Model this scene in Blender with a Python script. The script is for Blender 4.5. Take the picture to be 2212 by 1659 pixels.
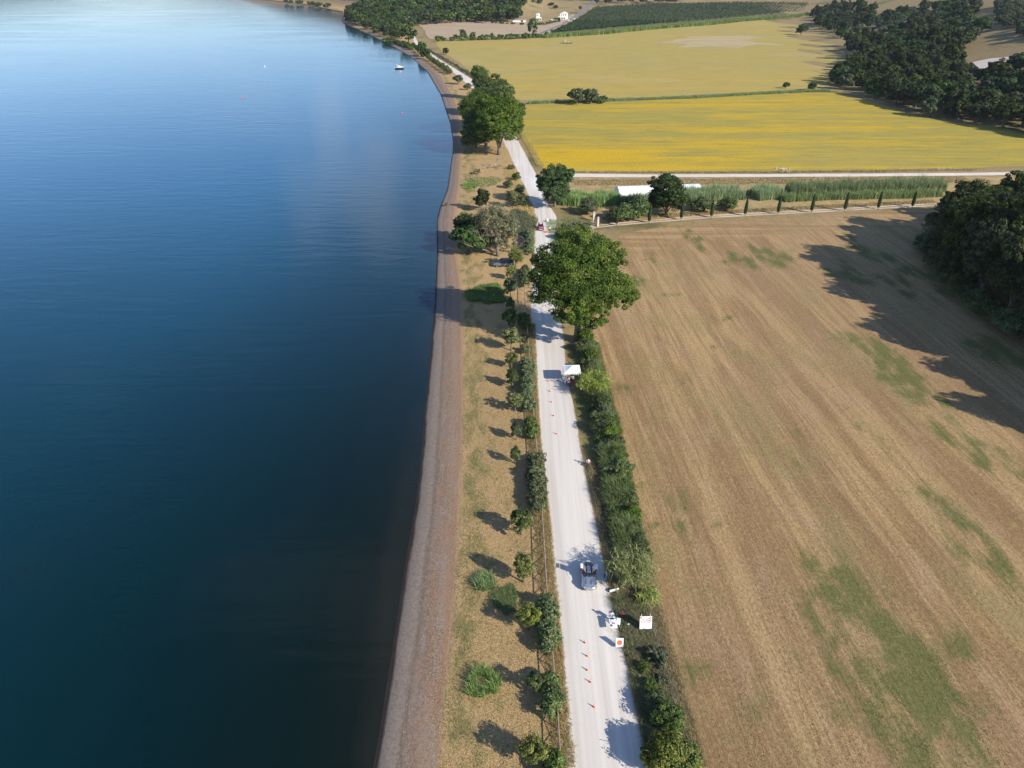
import bpy, bmesh, math, random
import numpy as np
from mathutils import Vector, Matrix

# ------------------------------------------------------------------ scene, camera, light
scene = bpy.context.scene
for o in list(bpy.data.objects):
    bpy.data.objects.remove(o)
COL = scene.collection
R = math.radians
PITCH = 30.5            # degrees the drone camera looks down
HC = 60.0               # camera height above the fields
FD = 1535.0             # focal length in units of a 2212 px wide picture

cam_d = bpy.data.cameras.new('camera')
cam_d.sensor_width = 36; cam_d.lens = 36 * FD / 2212
cam_d.clip_start = 0.5; cam_d.clip_end = 12000
cam = bpy.data.objects.new('camera', cam_d); COL.objects.link(cam)
cam.location = (0, 0, HC); cam.rotation_euler = (R(90 - PITCH), 0, 0)
scene.camera = cam

SUN_EL = 30.0
SUN_AZ = (0.80, -0.60)   # horizontal direction towards the sun
world = bpy.data.worlds.new('World'); scene.world = world
world.use_nodes = True
wn = world.node_tree; wn.nodes.clear()
sky = wn.nodes.new('ShaderNodeTexSky'); sky.sky_type = 'NISHITA'
sky.sun_disc = False; sky.sun_elevation = R(SUN_EL)
sky.sun_rotation = math.atan2(SUN_AZ[0], SUN_AZ[1])
sky.air_density = 1.0; sky.dust_density = 0.35; sky.ozone_density = 2.4; sky.altitude = 250
tc = wn.nodes.new('ShaderNodeTexCoord')
mp = wn.nodes.new('ShaderNodeMapping'); mp.inputs['Scale'].default_value = (1.0, 1.0, 2.6)
wn.links.new(tc.outputs['Generated'], mp.inputs['Vector'])
cn = wn.nodes.new('ShaderNodeTexNoise'); cn.inputs['Scale'].default_value = 2.3
cn.inputs['Detail'].default_value = 6; cn.inputs['Roughness'].default_value = 0.55
wn.links.new(mp.outputs[0], cn.inputs['Vector'])
cr = wn.nodes.new('ShaderNodeValToRGB')
cr.color_ramp.elements[0].position = 0.56; cr.color_ramp.elements[0].color = (0, 0, 0, 1)
cr.color_ramp.elements[1].position = 0.80; cr.color_ramp.elements[1].color = (0.45, 0.45, 0.45, 1)
wn.links.new(cn.outputs['Fac'], cr.inputs['Fac'])
cm = wn.nodes.new('ShaderNodeMix'); cm.data_type = 'RGBA'
# one brighter cloud low over the lake
def wmath(op, a, b_=0.0, c=0.0):
    n_ = wn.nodes.new('ShaderNodeMath'); n_.operation = op; n_.use_clamp = op == 'MAXIMUM'
    for i_, v_ in enumerate((a, b_, c)):
        if isinstance(v_, bpy.types.NodeSocket): wn.links.new(v_, n_.inputs[i_])
        else: n_.inputs[i_].default_value = v_
    return n_.outputs[0]
vd = wn.nodes.new('ShaderNodeVectorMath'); vd.operation = 'DOT_PRODUCT'; wn.links.new(tc.outputs['Generated'], vd.inputs[0])
vd.inputs[1].default_value = Vector((-0.2235, 0.942, 0.255)).normalized()
c2 = wn.nodes.new('ShaderNodeTexNoise'); c2.inputs['Scale'].default_value = 14; c2.inputs['Detail'].default_value = 4
wn.links.new(tc.outputs['Generated'], c2.inputs['Vector'])
blob = wn.nodes.new('ShaderNodeMapRange'); blob.interpolation_type = 'SMOOTHSTEP'
wn.links.new(wmath('ADD', vd.outputs['Value'], wmath('MULTIPLY', wmath('SUBTRACT', c2.outputs['Fac'], 0.5), 0.030)), blob.inputs[0])
blob.inputs[1].default_value = 0.9955; blob.inputs[2].default_value = 1.0010; blob.inputs[4].default_value = 0.30
wn.links.new(wmath('MAXIMUM', cr.outputs['Color'], blob.outputs[0]), cm.inputs[0])
tint = wn.nodes.new('ShaderNodeMix'); tint.data_type = 'RGBA'; tint.blend_type = 'MULTIPLY'; tint.inputs[0].default_value = 1.0
wn.links.new(sky.outputs['Color'], tint.inputs[6]); tint.inputs[7].default_value = (0.80, 0.88, 1.05, 1)
wn.links.new(tint.outputs[2], cm.inputs[6])
cm.inputs[7].default_value = (6.4, 6.6, 7.6, 1)
bg = wn.nodes.new('ShaderNodeBackground'); bg.inputs['Strength'].default_value = 0.115
wo = wn.nodes.new('ShaderNodeOutputWorld')
wn.links.new(cm.outputs[2], bg.inputs['Color']); wn.links.new(bg.outputs[0], wo.inputs['Surface'])

sd = bpy.data.lights.new('sun', 'SUN'); sd.energy = 4.6; sd.angle = R(0.53)
sd.color = (1.0, 0.94, 0.85)
sun = bpy.data.objects.new('sun', sd); COL.objects.link(sun)
sdir = Vector((SUN_AZ[0], SUN_AZ[1], math.tan(R(SUN_EL)))).normalized()
sun.rotation_euler = sdir.to_track_quat('Z', 'Y').to_euler()
sun.location = (80, -60, 120)

scene.view_settings.view_transform = 'Standard'
scene.view_settings.look = 'None'
scene.view_settings.exposure = 0.60
scene.view_settings.gamma = 1.0

# ------------------------------------------------------------------ measuring helpers
cp, sp = math.cos(R(PITCH)), math.sin(R(PITCH))
def ray(u, v):
    a = (u - 1106.0) / FD; b = (829.5 - v) / FD
    return (a, b * sp + cp, b * cp - sp)
def P(u, v, z=0.0):
    d = ray(u, v); t = (HC - z) / -d[2]
    return (d[0] * t, d[1] * t)
def ppm(v, z=0.0):
    return (v + 74.7) * cp / (HC - z)
def smooth(t):
    t = np.clip(t, 0, 1); return t * t * (3 - 2 * t)

# edges of the long strips, read along the shore and the road
def edge(pts, far):
    w = [P(*p) for p in pts]
    w.sort(key=lambda p: p[1])
    (x0, y0), (x1, y1) = w[0], w[3]
    s = (x1 - x0) / (y1 - y0)
    w = [(x0 - s * (y0 + 150), -150.0)] + w + far
    ys = np.arange(-150, 4200, 1.0)
    xs = np.interp(ys, [p[1] for p in w], [p[0] for p in w])
    k = np.ones(9) / 9
    sm = np.convolve(np.pad(xs, 4, mode='edge'), k, mode='valid')
    return lambda y: np.interp(y, ys, sm)
FARS = [(-276, 1310), (-440, 1560), (-700, 1900), (-1500, 2900), (-2200, 4200)]
f_shore = edge([(803,1659),(832,1480),(857,1311),(897,1077),(902,1030),(920,833),(938,655),(943,543),(942,470),(951,440),(966,404),
                (977,328),(978,305),(972,264),(951,203),(921,152),(884,120),(833,91),(800,75),(762,58),(738,48)], FARS)
f_beach = edge([(940,1659),(954,1491),(970,1379),(986,1125),(996,909),(994,731),(991,607),(980,543),(977,470),(989,404),(993,340),
                (994,300),(990,255),(982,217),(951,163),(900,118),(870,97)], [(float(f_shore(y)) + 3, float(y)) for y in (775, 800, 900, 1000, 1200, 1500, 2000, 4200)])
LL = [(1229,1659),(1218,1500),(1212,1404),(1183,1094),(1180,1077),(1164,909),(1155,782),(1148,694),(1146,607),(1156,506),(1154,450),
      (1133,404),(1098,328),(1060,250),(1020,190),(984,160),(963,145),(930,120),(894,93)]
RR = [(1397,1659),(1346,1401),(1303,1208),(1269,1046),(1245,909),(1224,808),(1219,739),(1203,640),(1198,506),(1204,470),(1182,437),(1159,378),
      (1133,328),(1090,250),(1046,195),(1018,170),(992,154),(948,127),(905,95)]
FR = [(-100,800),(-190,960),(-250,1310), (-410,1560), (-660,1900), (-1460,2900), (-2160,4200)]
f_rl = edge(LL, FR)
f_rr = edge(RR, [(a + 0.3, b) for a, b in FR])
f_fe = edge([(1512,1659),(1440,1418),(1399,1268),(1358,1094),(1327,909),(1296,795),(1281,719),(1262,640),(1262,560)], [(60, 600), (200, 4200)])

HBY = [-200, 150, 240, 306, 350, 420, 460, 560, 700, 900, 1200, 4000]
HBX = [420, 330, 255, 214, 192, 186, 196, 215, 270, 330, 380, 600]
def T(x, y):
    x = np.asarray(x, float); y = np.asarray(y, float)
    right = 44 * smooth((x - np.interp(y, HBY, HBX)) / 260.0) * smooth((1500 - y) / 500)
    back = np.clip(0.045 * (y - 930), 0, 80) * (0.25 + 0.75 * smooth((x + 420) / 350.0))
    hump = 30 * smooth((y - 965) / 190.0) * smooth((60 - x) / 90.0) * smooth((2000 - y) / 400)
    return (right + back + hump) * smooth((x - f_shore(y) - 6) / 70.0)
def G(u, v, z=None):
    if z is not None:
        x, y = P(u, v, z); return (x, y, z)
    d = ray(u, v); z = 0.0
    t = HC / -d[2] if d[2] < -1e-3 else 3000
    lo, hi = 20.0, min(t, 3500)
    ts = np.linspace(lo, hi, 1500)
    f = HC + d[2] * ts - T(d[0] * ts, d[1] * ts)
    i = np.argmax(f <= 1e-3) if (f <= 1e-3).any() else len(ts) - 1
    t = ts[i]
    if i > 0 and f[i] < f[i-1]:
        t = ts[i-1] + (ts[i] - ts[i-1]) * f[i-1] / (f[i-1] - f[i] + 1e-9)
    x, y = d[0] * t, d[1] * t
    return (x, y, float(T(x, y)))

# ------------------------------------------------------------------ object helpers
def tag(o, label=None, cat=None, group=None, kind=None):
    if label: o['label'] = label
    if cat: o['category'] = cat
    if group: o['group'] = group
    if kind: o['kind'] = kind
    return o
def thing(name, label, cat, loc=(0, 0, 0), rz=0.0, group=None, scale=None):
    o = bpy.data.objects.new(name, None); COL.objects.link(o)
    o.location = loc; o.rotation_euler = (0, 0, rz)
    if scale: o.scale = scale if hasattr(scale, '__len__') else (scale,) * 3
    return tag(o, label, cat, group)
def link(name, me, mat=None, parent=None, smooth_=False):
    o = bpy.data.objects.new(name, me); COL.objects.link(o)
    if mat is not None and not me.materials: me.materials.append(mat)
    if parent: o.parent = parent
    if smooth_: me.polygons.foreach_set('use_smooth', [True] * len(me.polygons))
    return o
def kids(o): return [c for c in bpy.data.objects if c.parent == o]
PROTO = {}
def dup(root, loc, rz=0.0, scale=None, label=None, cat=None, group=None, name=None):
    key = root.name
    if key not in PROTO:
        PROTO[key] = [(c, [g for g in kids(c)]) for c in kids(root)]
    r = root.copy(); COL.objects.link(r)
    if name: r.name = name
    r.location = loc; r.rotation_euler = (0, 0, rz)
    if scale is not None: r.scale = scale if hasattr(scale, '__len__') else (scale,) * 3
    if label: r['label'] = label
    if cat: r['category'] = cat
    if group: r['group'] = group
    for c, gs in PROTO[key]:
        d = c.copy(); COL.objects.link(d); d.parent = r
        for g in gs:
            e = g.copy(); COL.objects.link(e); e.parent = d
    return r
class Lib:
    """first use moves the prototype itself, later uses copy it"""
    def __init__(s, root): s.root = root; s.used = False
    def put(s, loc, rz=0.0, scale=1.0, label=None, cat=None, group=None, name=None):
        sc = scale if hasattr(scale, '__len__') else (scale,) * 3
        if not s.used:
            PROTO[s.root.name] = [(c, kids(c)) for c in kids(s.root)]
            s.used = True; o = s.root
            o.location = loc; o.rotation_euler = (0, 0, rz); o.scale = sc
            if label: o['label'] = label
            if cat: o['category'] = cat
            if group: o['group'] = group
            if name:
                PROTO[name] = PROTO[o.name]; o.name = name
            s.key = [(c, kids(c)) for c in kids(o)]
            return o
        PROTO[s.root.name] = s.key
        return dup(s.root, loc, rz, sc, label, cat, group, name)

def mesh_np(name, V, faces=None, quads=None, attrs=None, uv=None):
    me = bpy.data.meshes.new(name)
    V = np.asarray(V, np.float32)
    if quads is not None:
        q = np.asarray(quads, np.int32); n = len(q)
        me.vertices.add(len(V)); me.vertices.foreach_set('co', V.ravel())
        me.loops.add(4 * n); me.loops.foreach_set('vertex_index', q.ravel())
        me.polygons.add(n); me.polygons.foreach_set('loop_start', np.arange(0, 4 * n, 4, dtype=np.int32))
        try: me.polygons.foreach_set('loop_total', np.full(n, 4, np.int32))
        except Exception: pass
        me.update(calc_edges=True)
    else:
        me.from_pydata([tuple(map(float, v)) for v in V], [], faces)
    for k, a in (attrs or {}).items():
        at = me.attributes.new(k, 'FLOAT', 'POINT'); at.data.foreach_set('value', np.asarray(a, np.float32))
    if uv is not None:
        l = me.uv_layers.new(name='UVMap')
        vi = np.empty(len(me.loops), np.int32); me.loops.foreach_get('vertex_index', vi)
        l.data.foreach_set('uv', np.asarray(uv, np.float32)[vi].ravel())
    me.validate()
    return me

# ------------------------------------------------------------------ material helpers
class NB:
    def __init__(s, name):
        s.m = bpy.data.materials.new(name); s.m.use_nodes = True
        s.t = s.m.node_tree; s.t.nodes.clear()
        s.out = s.t.nodes.new('ShaderNodeOutputMaterial')
    def n(s, ty, ins=None, **kw):
        nd = s.t.nodes.new(ty)
        for k, v in kw.items(): setattr(nd, k, v)
        for k, v in (ins or {}).items():
            if isinstance(v, bpy.types.NodeSocket): s.t.links.new(v, nd.inputs[k])
            else: nd.inputs[k].default_value = v
        return nd
    def pos(s): return s.n('ShaderNodeNewGeometry').outputs['Position']
    def obj(s): return s.n('ShaderNodeTexCoord').outputs['Object']
    def attr(s, n_): return s.n('ShaderNodeAttribute', attribute_name=n_).outputs['Fac']
    def uv(s):
        nd = s.n('ShaderNodeSeparateXYZ', {0: s.n('ShaderNodeTexCoord').outputs['UV']}); return nd.outputs[0], nd.outputs[1]
    def sep(s, v):
        nd = s.n('ShaderNodeSeparateXYZ', {0: v}); return nd.outputs
    def scl(s, v, x, y, z, rot=0.0):
        return s.n('ShaderNodeMapping', {'Vector': v, 'Scale': (x, y, z), 'Rotation': (0, 0, rot)}).outputs[0]
    def noise(s, v, scale=1.0, detail=4.0, rough=0.55, dist=0.0):
        return s.n('ShaderNodeTexNoise', {'Vector': v, 'Scale': scale, 'Detail': detail, 'Roughness': rough, 'Distortion': dist}).outputs['Fac']
    def vor(s, v, scale=1.0, out='Distance'):
        return s.n('ShaderNodeTexVoronoi', {'Vector': v, 'Scale': scale}).outputs[out]
    def math(s, op, a, b=0.0, c=None, clamp=False):
        i = {0: a, 1: b}
        if c is not None: i[2] = c
        nd = s.n('ShaderNodeMath', i, operation=op); nd.use_clamp = clamp
        return nd.outputs[0]
    def rng(s, f, a, b, c=0.0, d=1.0):
        return s.n('ShaderNodeMapRange', {0: f, 1: a, 2: b, 3: c, 4: d}, interpolation_type='SMOOTHSTEP').outputs[0]
    def mix(s, f, a, b, mode='MIX'):
        nd = s.n('ShaderNodeMix', data_type='RGBA', blend_type=mode)
        for i, v in ((0, f), (6, a), (7, b)):
            if isinstance(v, bpy.types.NodeSocket): s.t.links.new(v, nd.inputs[i])
            elif i and len(v) == 3: nd.inputs[i].default_value = (*v, 1)
            else: nd.inputs[i].default_value = v
        return nd.outputs[2]
    def ramp(s, f, stops, interp='LINEAR'):
        nd = s.n('ShaderNodeValToRGB', {0: f}); r = nd.color_ramp; r.interpolation = interp
        while len(r.elements) < len(stops): r.elements.new(0.5)
        for e, (p, c) in zip(r.elements, stops):
            e.position = p; e.color = (*c, 1) if len(c) == 3 else c
        return nd.outputs['Color']
    def bump(s, h, strength=0.4, dist=0.05):
        return s.n('ShaderNodeBump', {'Height': h, 'Strength': strength, 'Distance': dist}).outputs[0]
    def prin(s, col, rough=0.8, metal=0.0, spec=0.3, normal=None, **kw):
        nd = s.n('ShaderNodeBsdfPrincipled', {'Roughness': rough, 'Metallic': metal, 'Specular IOR Level': spec})
        if isinstance(col, bpy.types.NodeSocket): s.t.links.new(col, nd.inputs['Base Color'])
        else: nd.inputs['Base Color'].default_value = (*col, 1)
        if normal is not None: s.t.links.new(normal, nd.inputs['Normal'])
        for k, v in kw.items(): nd.inputs[k].default_value = v
        return nd
    def done(s, sh):
        s.t.links.new(sh.outputs[0], s.out.inputs['Surface']); return s.m

def plain(name, col, rough=0.6, metal=0.0, var=0.12, sc=3.0, spec=0.4, **kw):
    b = NB(name); o = b.obj()
    f = b.noise(o, sc, 4)
    c = b.mix(f, tuple(max(0, x * (1 - var)) for x in col), tuple(min(1, x * (1 + var)) for x in col))
    return b.done(b.prin(c, rough, metal, spec, **kw))

def leaf_mat(name, dark, light, third=None, trans=0.34, rough=0.65, vary=True):
    gr = lambda c: (c[0] * 1.12, c[1] * 1.20, c[2] * 1.0)
    dark, light = gr(dark), gr(light); third = gr(third) if third else None
    b = NB(name)
    t = b.attr('tint')
    oi = b.n('ShaderNodeObjectInfo').outputs['Random']
    if not vary: oi = b.math('MULTIPLY_ADD', oi, 0.16, 0.42)
    c = b.mix(b.rng(t, 0.1, 0.9), dark, light)
    if third: c = b.mix(b.rng(t, 0.86, 0.97), c, third)
    hs = b.n('ShaderNodeHueSaturation', {'Color': c, 'Hue': b.rng(oi, 0, 1, 0.491, 0.509), 'Value': b.rng(oi, 0, 1, 0.88, 1.28),
             'Saturation': b.rng(b.math('FRACT', b.math('MULTIPLY', oi, 7.3)), 0, 1, 0.8, 1.1)}).outputs[0]
    p = b.prin(hs, rough, 0, 0.16)
    tr = b.n('ShaderNodeBsdfTranslucent', {'Color': hs})
    m = b.n('ShaderNodeMixShader', {0: trans, 1: p.outputs[0], 2: tr.outputs[0]})
    return b.done(m)

M = {}
# gravel road
def m_road():
    b = NB('white_gravel'); p = b.pos(); u, v = b.uv()
    big = b.noise(b.scl(p, 0.10, 0.025, 1), 1.0, 4)
    tr = b.noise(b.scl(p, 1.3, 0.02, 1, R(1.5)), 1.0, 4, 0.55)
    fine = b.noise(p, 9.0, 5, 0.7)
    c = b.mix(b.rng(tr, 0.25, 0.75), (0.54, 0.485, 0.415), (0.70, 0.64, 0.56))
    c = b.mix(b.rng(big, 0.52, 0.75), c, (0.76, 0.72, 0.67))
    c = b.mix(b.math('MULTIPLY', b.rng(fine, 0.35, 0.75), 0.4), c, (0.52, 0.47, 0.41))
    e = b.math('ABSOLUTE', b.math('SUBTRACT', u, 0.5))
    en = b.math('ADD', e, b.math('MULTIPLY', b.math('SUBTRACT', b.noise(p, 0.8, 5), 0.5), 0.12))
    c = b.mix(b.rng(en, 0.45, 0.51), c, (0.40, 0.30, 0.21))
    return b.done(b.prin(c, 0.95, 0, 0.1, b.bump(fine, 0.35, 0.03)))
M['road'] = m_road()
# beach with its bands
def m_beach():
    b = NB('beach_shingle'); p = b.pos(); u, v = b.uv()
    w = b.noise(b.scl(p, 0.5, 0.12, 1), 1.0, 5, 0.6)
    f = b.math('ADD', u, b.math('MULTIPLY', b.math('SUBTRACT', w, 0.5), 0.16))
    c = b.ramp(f, [(0.0, (0.022, 0.018, 0.017)), (0.03, (0.050, 0.038, 0.033)), (0.06, (0.032, 0.024, 0.021)), (0.09, (0.10, 0.075, 0.06)), (0.125, (0.205, 0.170, 0.138)),
                   (0.36, (0.25, 0.200, 0.160)), (0.44, (0.185, 0.140, 0.108)), (0.52, (0.235, 0.180, 0.138)),
                   (0.66, (0.265, 0.180, 0.125)), (0.80, (0.29, 0.215, 0.155)), (0.9, (0.30, 0.205, 0.13)), (1.0, (0.31, 0.195, 0.10))])
    patch = b.noise(b.scl(p, 0.8, 0.22, 1), 1.0, 6, 0.7)
    line = b.noise(b.scl(p, 2.6, 0.10, 1), 1.0, 4, 0.6)
    right = b.rng(f, 0.42, 0.55)
    c = b.mix(b.math('MULTIPLY', b.rng(patch, 0.48, 0.66), b.math('MULTIPLY', right, 0.55)), c, (0.33, 0.185, 0.12))
    c = b.mix(b.math('MULTIPLY', b.rng(patch, 0.47, 0.36), b.math('MULTIPLY', right, 0.5)), c, (0.29, 0.265, 0.235))
    c = b.mix(b.math('MULTIPLY', b.rng(line, 0.58, 0.70), b.math('MULTIPLY', right, 0.5)), c, (0.12, 0.095, 0.075))
    fine = b.noise(p, 3.5, 7, 0.85)
    vo = b.vor(p, 4.5)
    c = b.mix(b.math('MULTIPLY', b.rng(fine, 0.42, 0.60), 0.75), c, b.mix(1.0, c, (0.60, 0.55, 0.50), 'MULTIPLY'))
    c = b.mix(b.math('MULTIPLY', b.rng(vo, 0.05, 0.25, 1, 0), b.math('MULTIPLY', right, 0.45)), c, (0.40, 0.34, 0.28))
    return b.done(b.prin(c, 0.9, 0, 0.2, b.bump(fine, 0.5, 0.06)))
M['beach'] = m_beach()
# dry lakeside grass
def m_verge():
    b = NB('dry_lakeside_grass'); p = b.pos(); u, v = b.uv()
    n1 = b.noise(b.scl(p, 0.22, 0.10, 1), 1.0, 5, 0.6); n2 = b.noise(p, 1.7, 5, 0.7); n3 = b.noise(p, 7.0, 4, 0.7)
    c = b.mix(b.rng(n2, 0.3, 0.7), (0.44, 0.285, 0.125), (0.33, 0.215, 0.09))
    c = b.mix(b.math('MULTIPLY', b.rng(n1, 0.54, 0.70), 0.7), c, (0.46, 0.27, 0.145))
    c = b.mix(b.math('MULTIPLY', b.rng(n3, 0.44, 0.60), 0.55), c, (0.56, 0.40, 0.20))
    c = b.mix(b.math('MULTIPLY', b.rng(n3, 0.50, 0.36), 0.5), c, (0.20, 0.13, 0.055))
    gl = b.math('MULTIPLY', b.rng(b.math('ABSOLUTE', b.math('SUBTRACT', u, 0.17)), 0.0, 0.25, 1, 0), 0.10)
    g = b.math('ADD', b.math('ADD', b.math('MULTIPLY', b.noise(b.scl(p, 0.5, 0.22, 1), 1.0, 4, 0.6), 0.55), b.math('MULTIPLY', b.noise(p, 2.6, 6, 0.8), 0.45)), gl)
    c = b.mix(b.math('MULTIPLY', b.rng(g, 0.52, 0.66), 0.8), c, b.mix(b.rng(n2, 0.4, 0.7), (0.125, 0.125, 0.04), (0.20, 0.175, 0.06)))
    e = b.math('ADD', u, b.math('MULTIPLY', b.math('SUBTRACT', n2, 0.5), 0.06))
    c = b.mix(b.rng(e, 0.07, 0.0), c, (0.33, 0.21, 0.13))
    return b.done(b.prin(c, 0.95, 0, 0.15, b.bump(b.math('ADD', n3, n2), 0.9, 0.12)))
M['verge'] = m_verge()
def m_ground():
    b = NB('rough_dry_grass'); p = b.pos()
    n1 = b.noise(p, 0.03, 5); n2 = b.noise(p, 0.5, 5, 0.7); n3 = b.noise(p, 4.0, 4, 0.7)
    c = b.mix(b.rng(n2, 0.3, 0.7), (0.40, 0.28, 0.135), (0.26, 0.195, 0.08))
    c = b.mix(b.rng(n1, 0.5, 0.7), c, (0.13, 0.12, 0.045))
    c = b.mix(b.math('MULTIPLY', b.rng(n3, 0.35, 0.65), 0.4), c, (0.12, 0.10, 0.045))
    return b.done(b.prin(c, 0.95, 0, 0.15, b.bump(b.math('ADD', n3, n2), 0.8, 0.12)))
M['ground'] = m_ground()
# mown brown field: stripes along the rows, greener patches from the 'green' attribute
def m_stubble():
    b = NB('mown_brown_field'); p = b.pos()
    q = b.scl(p, 1, 1, 1, R(-3.0))
    h = b.attr('head')
    wq = b.n('ShaderNodeVectorMath', {0: q, 1: b.n('ShaderNodeTexNoise', {'Vector': p, 'Scale': 0.06, 'Detail': 2.0}).outputs['Color']}, operation='ADD').outputs[0]
    rows = b.noise(b.scl(wq, 0.30, 0.010, 1), 1.0, 4, 0.6, 0.0)
    rows2 = b.noise(b.scl(wq, 1.5, 0.05, 1), 1.0, 5, 0.75, 0.0)
    hr = b.noise(b.scl(p, 0.02, 0.35, 1, R(-4)), 1.0, 5, 0.65)
    hm = b.rng(h, 0.2, 0.8)
    rr = b.math('ADD', b.math('MULTIPLY', rows, b.math('SUBTRACT', 1.0, hm)), b.math('MULTIPLY', hr, hm))
    fine = b.noise(b.scl(p, 1.3, 0.8, 1), 2.6, 8, 0.85); mid = b.noise(b.scl(p, 0.25, 0.11, 1), 1.0, 6, 0.7); big = b.noise(p, 0.022, 3, 0.5)
    c = b.mix(b.rng(rr, 0.40, 0.60), (0.280, 0.172, 0.077), (0.440, 0.292, 0.134))
    c = b.mix(b.math('MULTIPLY', b.rng(rows2, 0.48, 0.62), 0.60), c, (0.225, 0.140, 0.065))
    c = b.mix(b.math('MULTIPLY', b.rng(rows2, 0.47, 0.30), 0.4), c, (0.48, 0.34, 0.18))
    c = b.mix(b.math('MULTIPLY', b.rng(mid, 0.5, 0.72), 0.55), c, (0.42, 0.275, 0.165))
    c = b.mix(b.math('MULTIPLY', b.rng(b.noise(b.scl(p, 0.09, 0.05, 1), 1.0, 6, 0.7), 0.50, 0.64), 0.60), c, (0.265, 0.215, 0.085))
    c = b.mix(b.math('MULTIPLY', b.rng(mid, 0.48, 0.32), 0.45), c, (0.40, 0.255, 0.105))
    c = b.mix(b.math('MULTIPLY', b.rng(big, 0.42, 0.62), 0.25), c, (0.34, 0.22, 0.125))
    c = b.mix(b.math('MULTIPLY', b.rng(fine, 0.47, 0.62), 0.7), c, (0.17, 0.105, 0.05))
    c = b.mix(b.math('MULTIPLY', b.rng(fine, 0.48, 0.36), 0.45), c, (0.54, 0.39, 0.21))
    g = b.attr('green')
    fleck = b.noise(b.scl(wq, 1.0, 0.35, 1), 1.1, 6, 0.75)
    st = b.noise(b.scl(wq, 1.1, 0.05, 1), 1.0, 3, 0.6)
    gn = b.math('ADD', b.math('MULTIPLY', g, 0.46), b.math('ADD', b.math('MULTIPLY', st, 0.40), b.math('MULTIPLY', fleck, 0.75)))
    gm = b.math('MULTIPLY', b.rng(gn, 0.62, 0.98), 0.85)
    c = b.mix(gm, c, b.mix(b.rng(fine, 0.40, 0.60), (0.140, 0.145, 0.042), (0.075, 0.095, 0.026)))
    return b.done(b.prin(c, 0.95, 0, 0.12, b.bump(b.math('ADD', fine, b.math('MULTIPLY', rows2, 1.2)), 0.9, 0.10)))
M['stubble'] = m_stubble()
def m_yellow(name, base1, base2, yel, lo, pale):
    b = NB(name); p = b.pos()
    st = b.noise(b.scl(p, 0.010, 0.10, 1, R(3)), 1.0, 5, 0.6, 0.4)
    st2 = b.noise(b.scl(p, 0.05, 0.42, 1, R(3)), 1.0, 7, 0.8)
    fine = b.noise(p, 1.2, 5, 0.8); big = b.noise(p, 0.012, 4, 0.6)
    c = b.mix(b.rng(st2, 0.35, 0.65), base1, base2)
    x, y, z = b.sep(p)
    k = b.math('ADD', st, b.math('MULTIPLY', b.attr('green'), 0.2))
    c = b.mix(b.math('MULTIPLY', b.rng(b.math('ADD', k, b.math('MULTIPLY', b.math('SUBTRACT', st2, 0.5), 0.5)), lo - .06, lo + 0.26), 0.85), c, yel)
    c = b.mix(b.math('MULTIPLY', b.rng(big, 0.52, 0.72), 0.7), c, pale)
    c = b.mix(b.math('MULTIPLY', b.rng(fine, 0.46, 0.62), 0.55), c, (0.21, 0.19, 0.05))
    c = b.mix(b.math('MULTIPLY', b.rng(b.noise(b.scl(p, 0.04, 0.16, 1), 1.0, 6, 0.75), 0.55, 0.66), 0.5), c, (0.22, 0.205, 0.055))
    return b.done(b.prin(c, 0.95, 0, 0.1, b.bump(fine, 0.6, 0.15)))
M['yellow1'] = m_yellow('yellow_flower_field', (0.26, 0.225, 0.058), (0.44, 0.325, 0.055), (0.60, 0.365, 0.008), 0.49, (0.36, 0.285, 0.078))
M['yellow2'] = m_yellow('ripening_field', (0.33, 0.265, 0.085), (0.46, 0.340, 0.105), (0.50, 0.33, 0.045), 0.51, (0.44, 0.33, 0.15))
def m_simple(name, a, c_, d, s1=0.1, s2=1.5, stretch=None):
    b = NB(name); p = b.pos()
    q = b.scl(p, *(stretch or (1, 1, 1)))
    n1 = b.noise(q, s1, 5, 0.6); n2 = b.noise(p, s2, 5, 0.75)
    c = b.mix(b.rng(n1, 0.35, 0.65), a, c_)
    c = b.mix(b.math('MULTIPLY', b.rng(n2, 0.4, 0.65), 0.6), c, d)
    return b.done(b.prin(c, 0.95, 0, 0.12, b.bump(n2, 0.7, 0.1)))
M['path'] = m_simple('pale_dirt_path', (0.72, 0.63, 0.53), (0.64, 0.55, 0.45), (0.52, 0.43, 0.32))
M['drive'] = m_simple('driveway_dust', (0.66, 0.52, 0.38), (0.44, 0.33, 0.22), (0.30, 0.22, 0.12))
M['bank'] = m_simple('dry_bank', (0.46, 0.32, 0.155), (0.33, 0.235, 0.105), (0.21, 0.17, 0.065), 0.25, 0.9)
M['tan'] = m_simple('bare_tan_field', (0.45, 0.33, 0.22), (0.38, 0.28, 0.18), (0.33, 0.25, 0.14), 0.02, 0.3, (1, 4, 1))
M['pale_crop'] = m_simple('thin_pale_crop', (0.46, 0.36, 0.20), (0.40, 0.31, 0.15), (0.36, 0.28, 0.12), 0.06, 0.4)
M['orchard_ground'] = m_simple('orchard_grass', (0.10, 0.12, 0.04), (0.16, 0.14, 0.06), (0.07, 0.09, 0.03), 0.05, 0.5)
M['asphalt'] = m_simple('asphalt', (0.20, 0.19, 0.19), (0.24, 0.23, 0.22), (0.16, 0.15, 0.15), 0.3, 3)
M['meadow'] = m_simple('green_ground_cover', (0.045, 0.075, 0.022), (0.07, 0.10, 0.03), (0.03, 0.05, 0.015), 1.2, 5)
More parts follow.
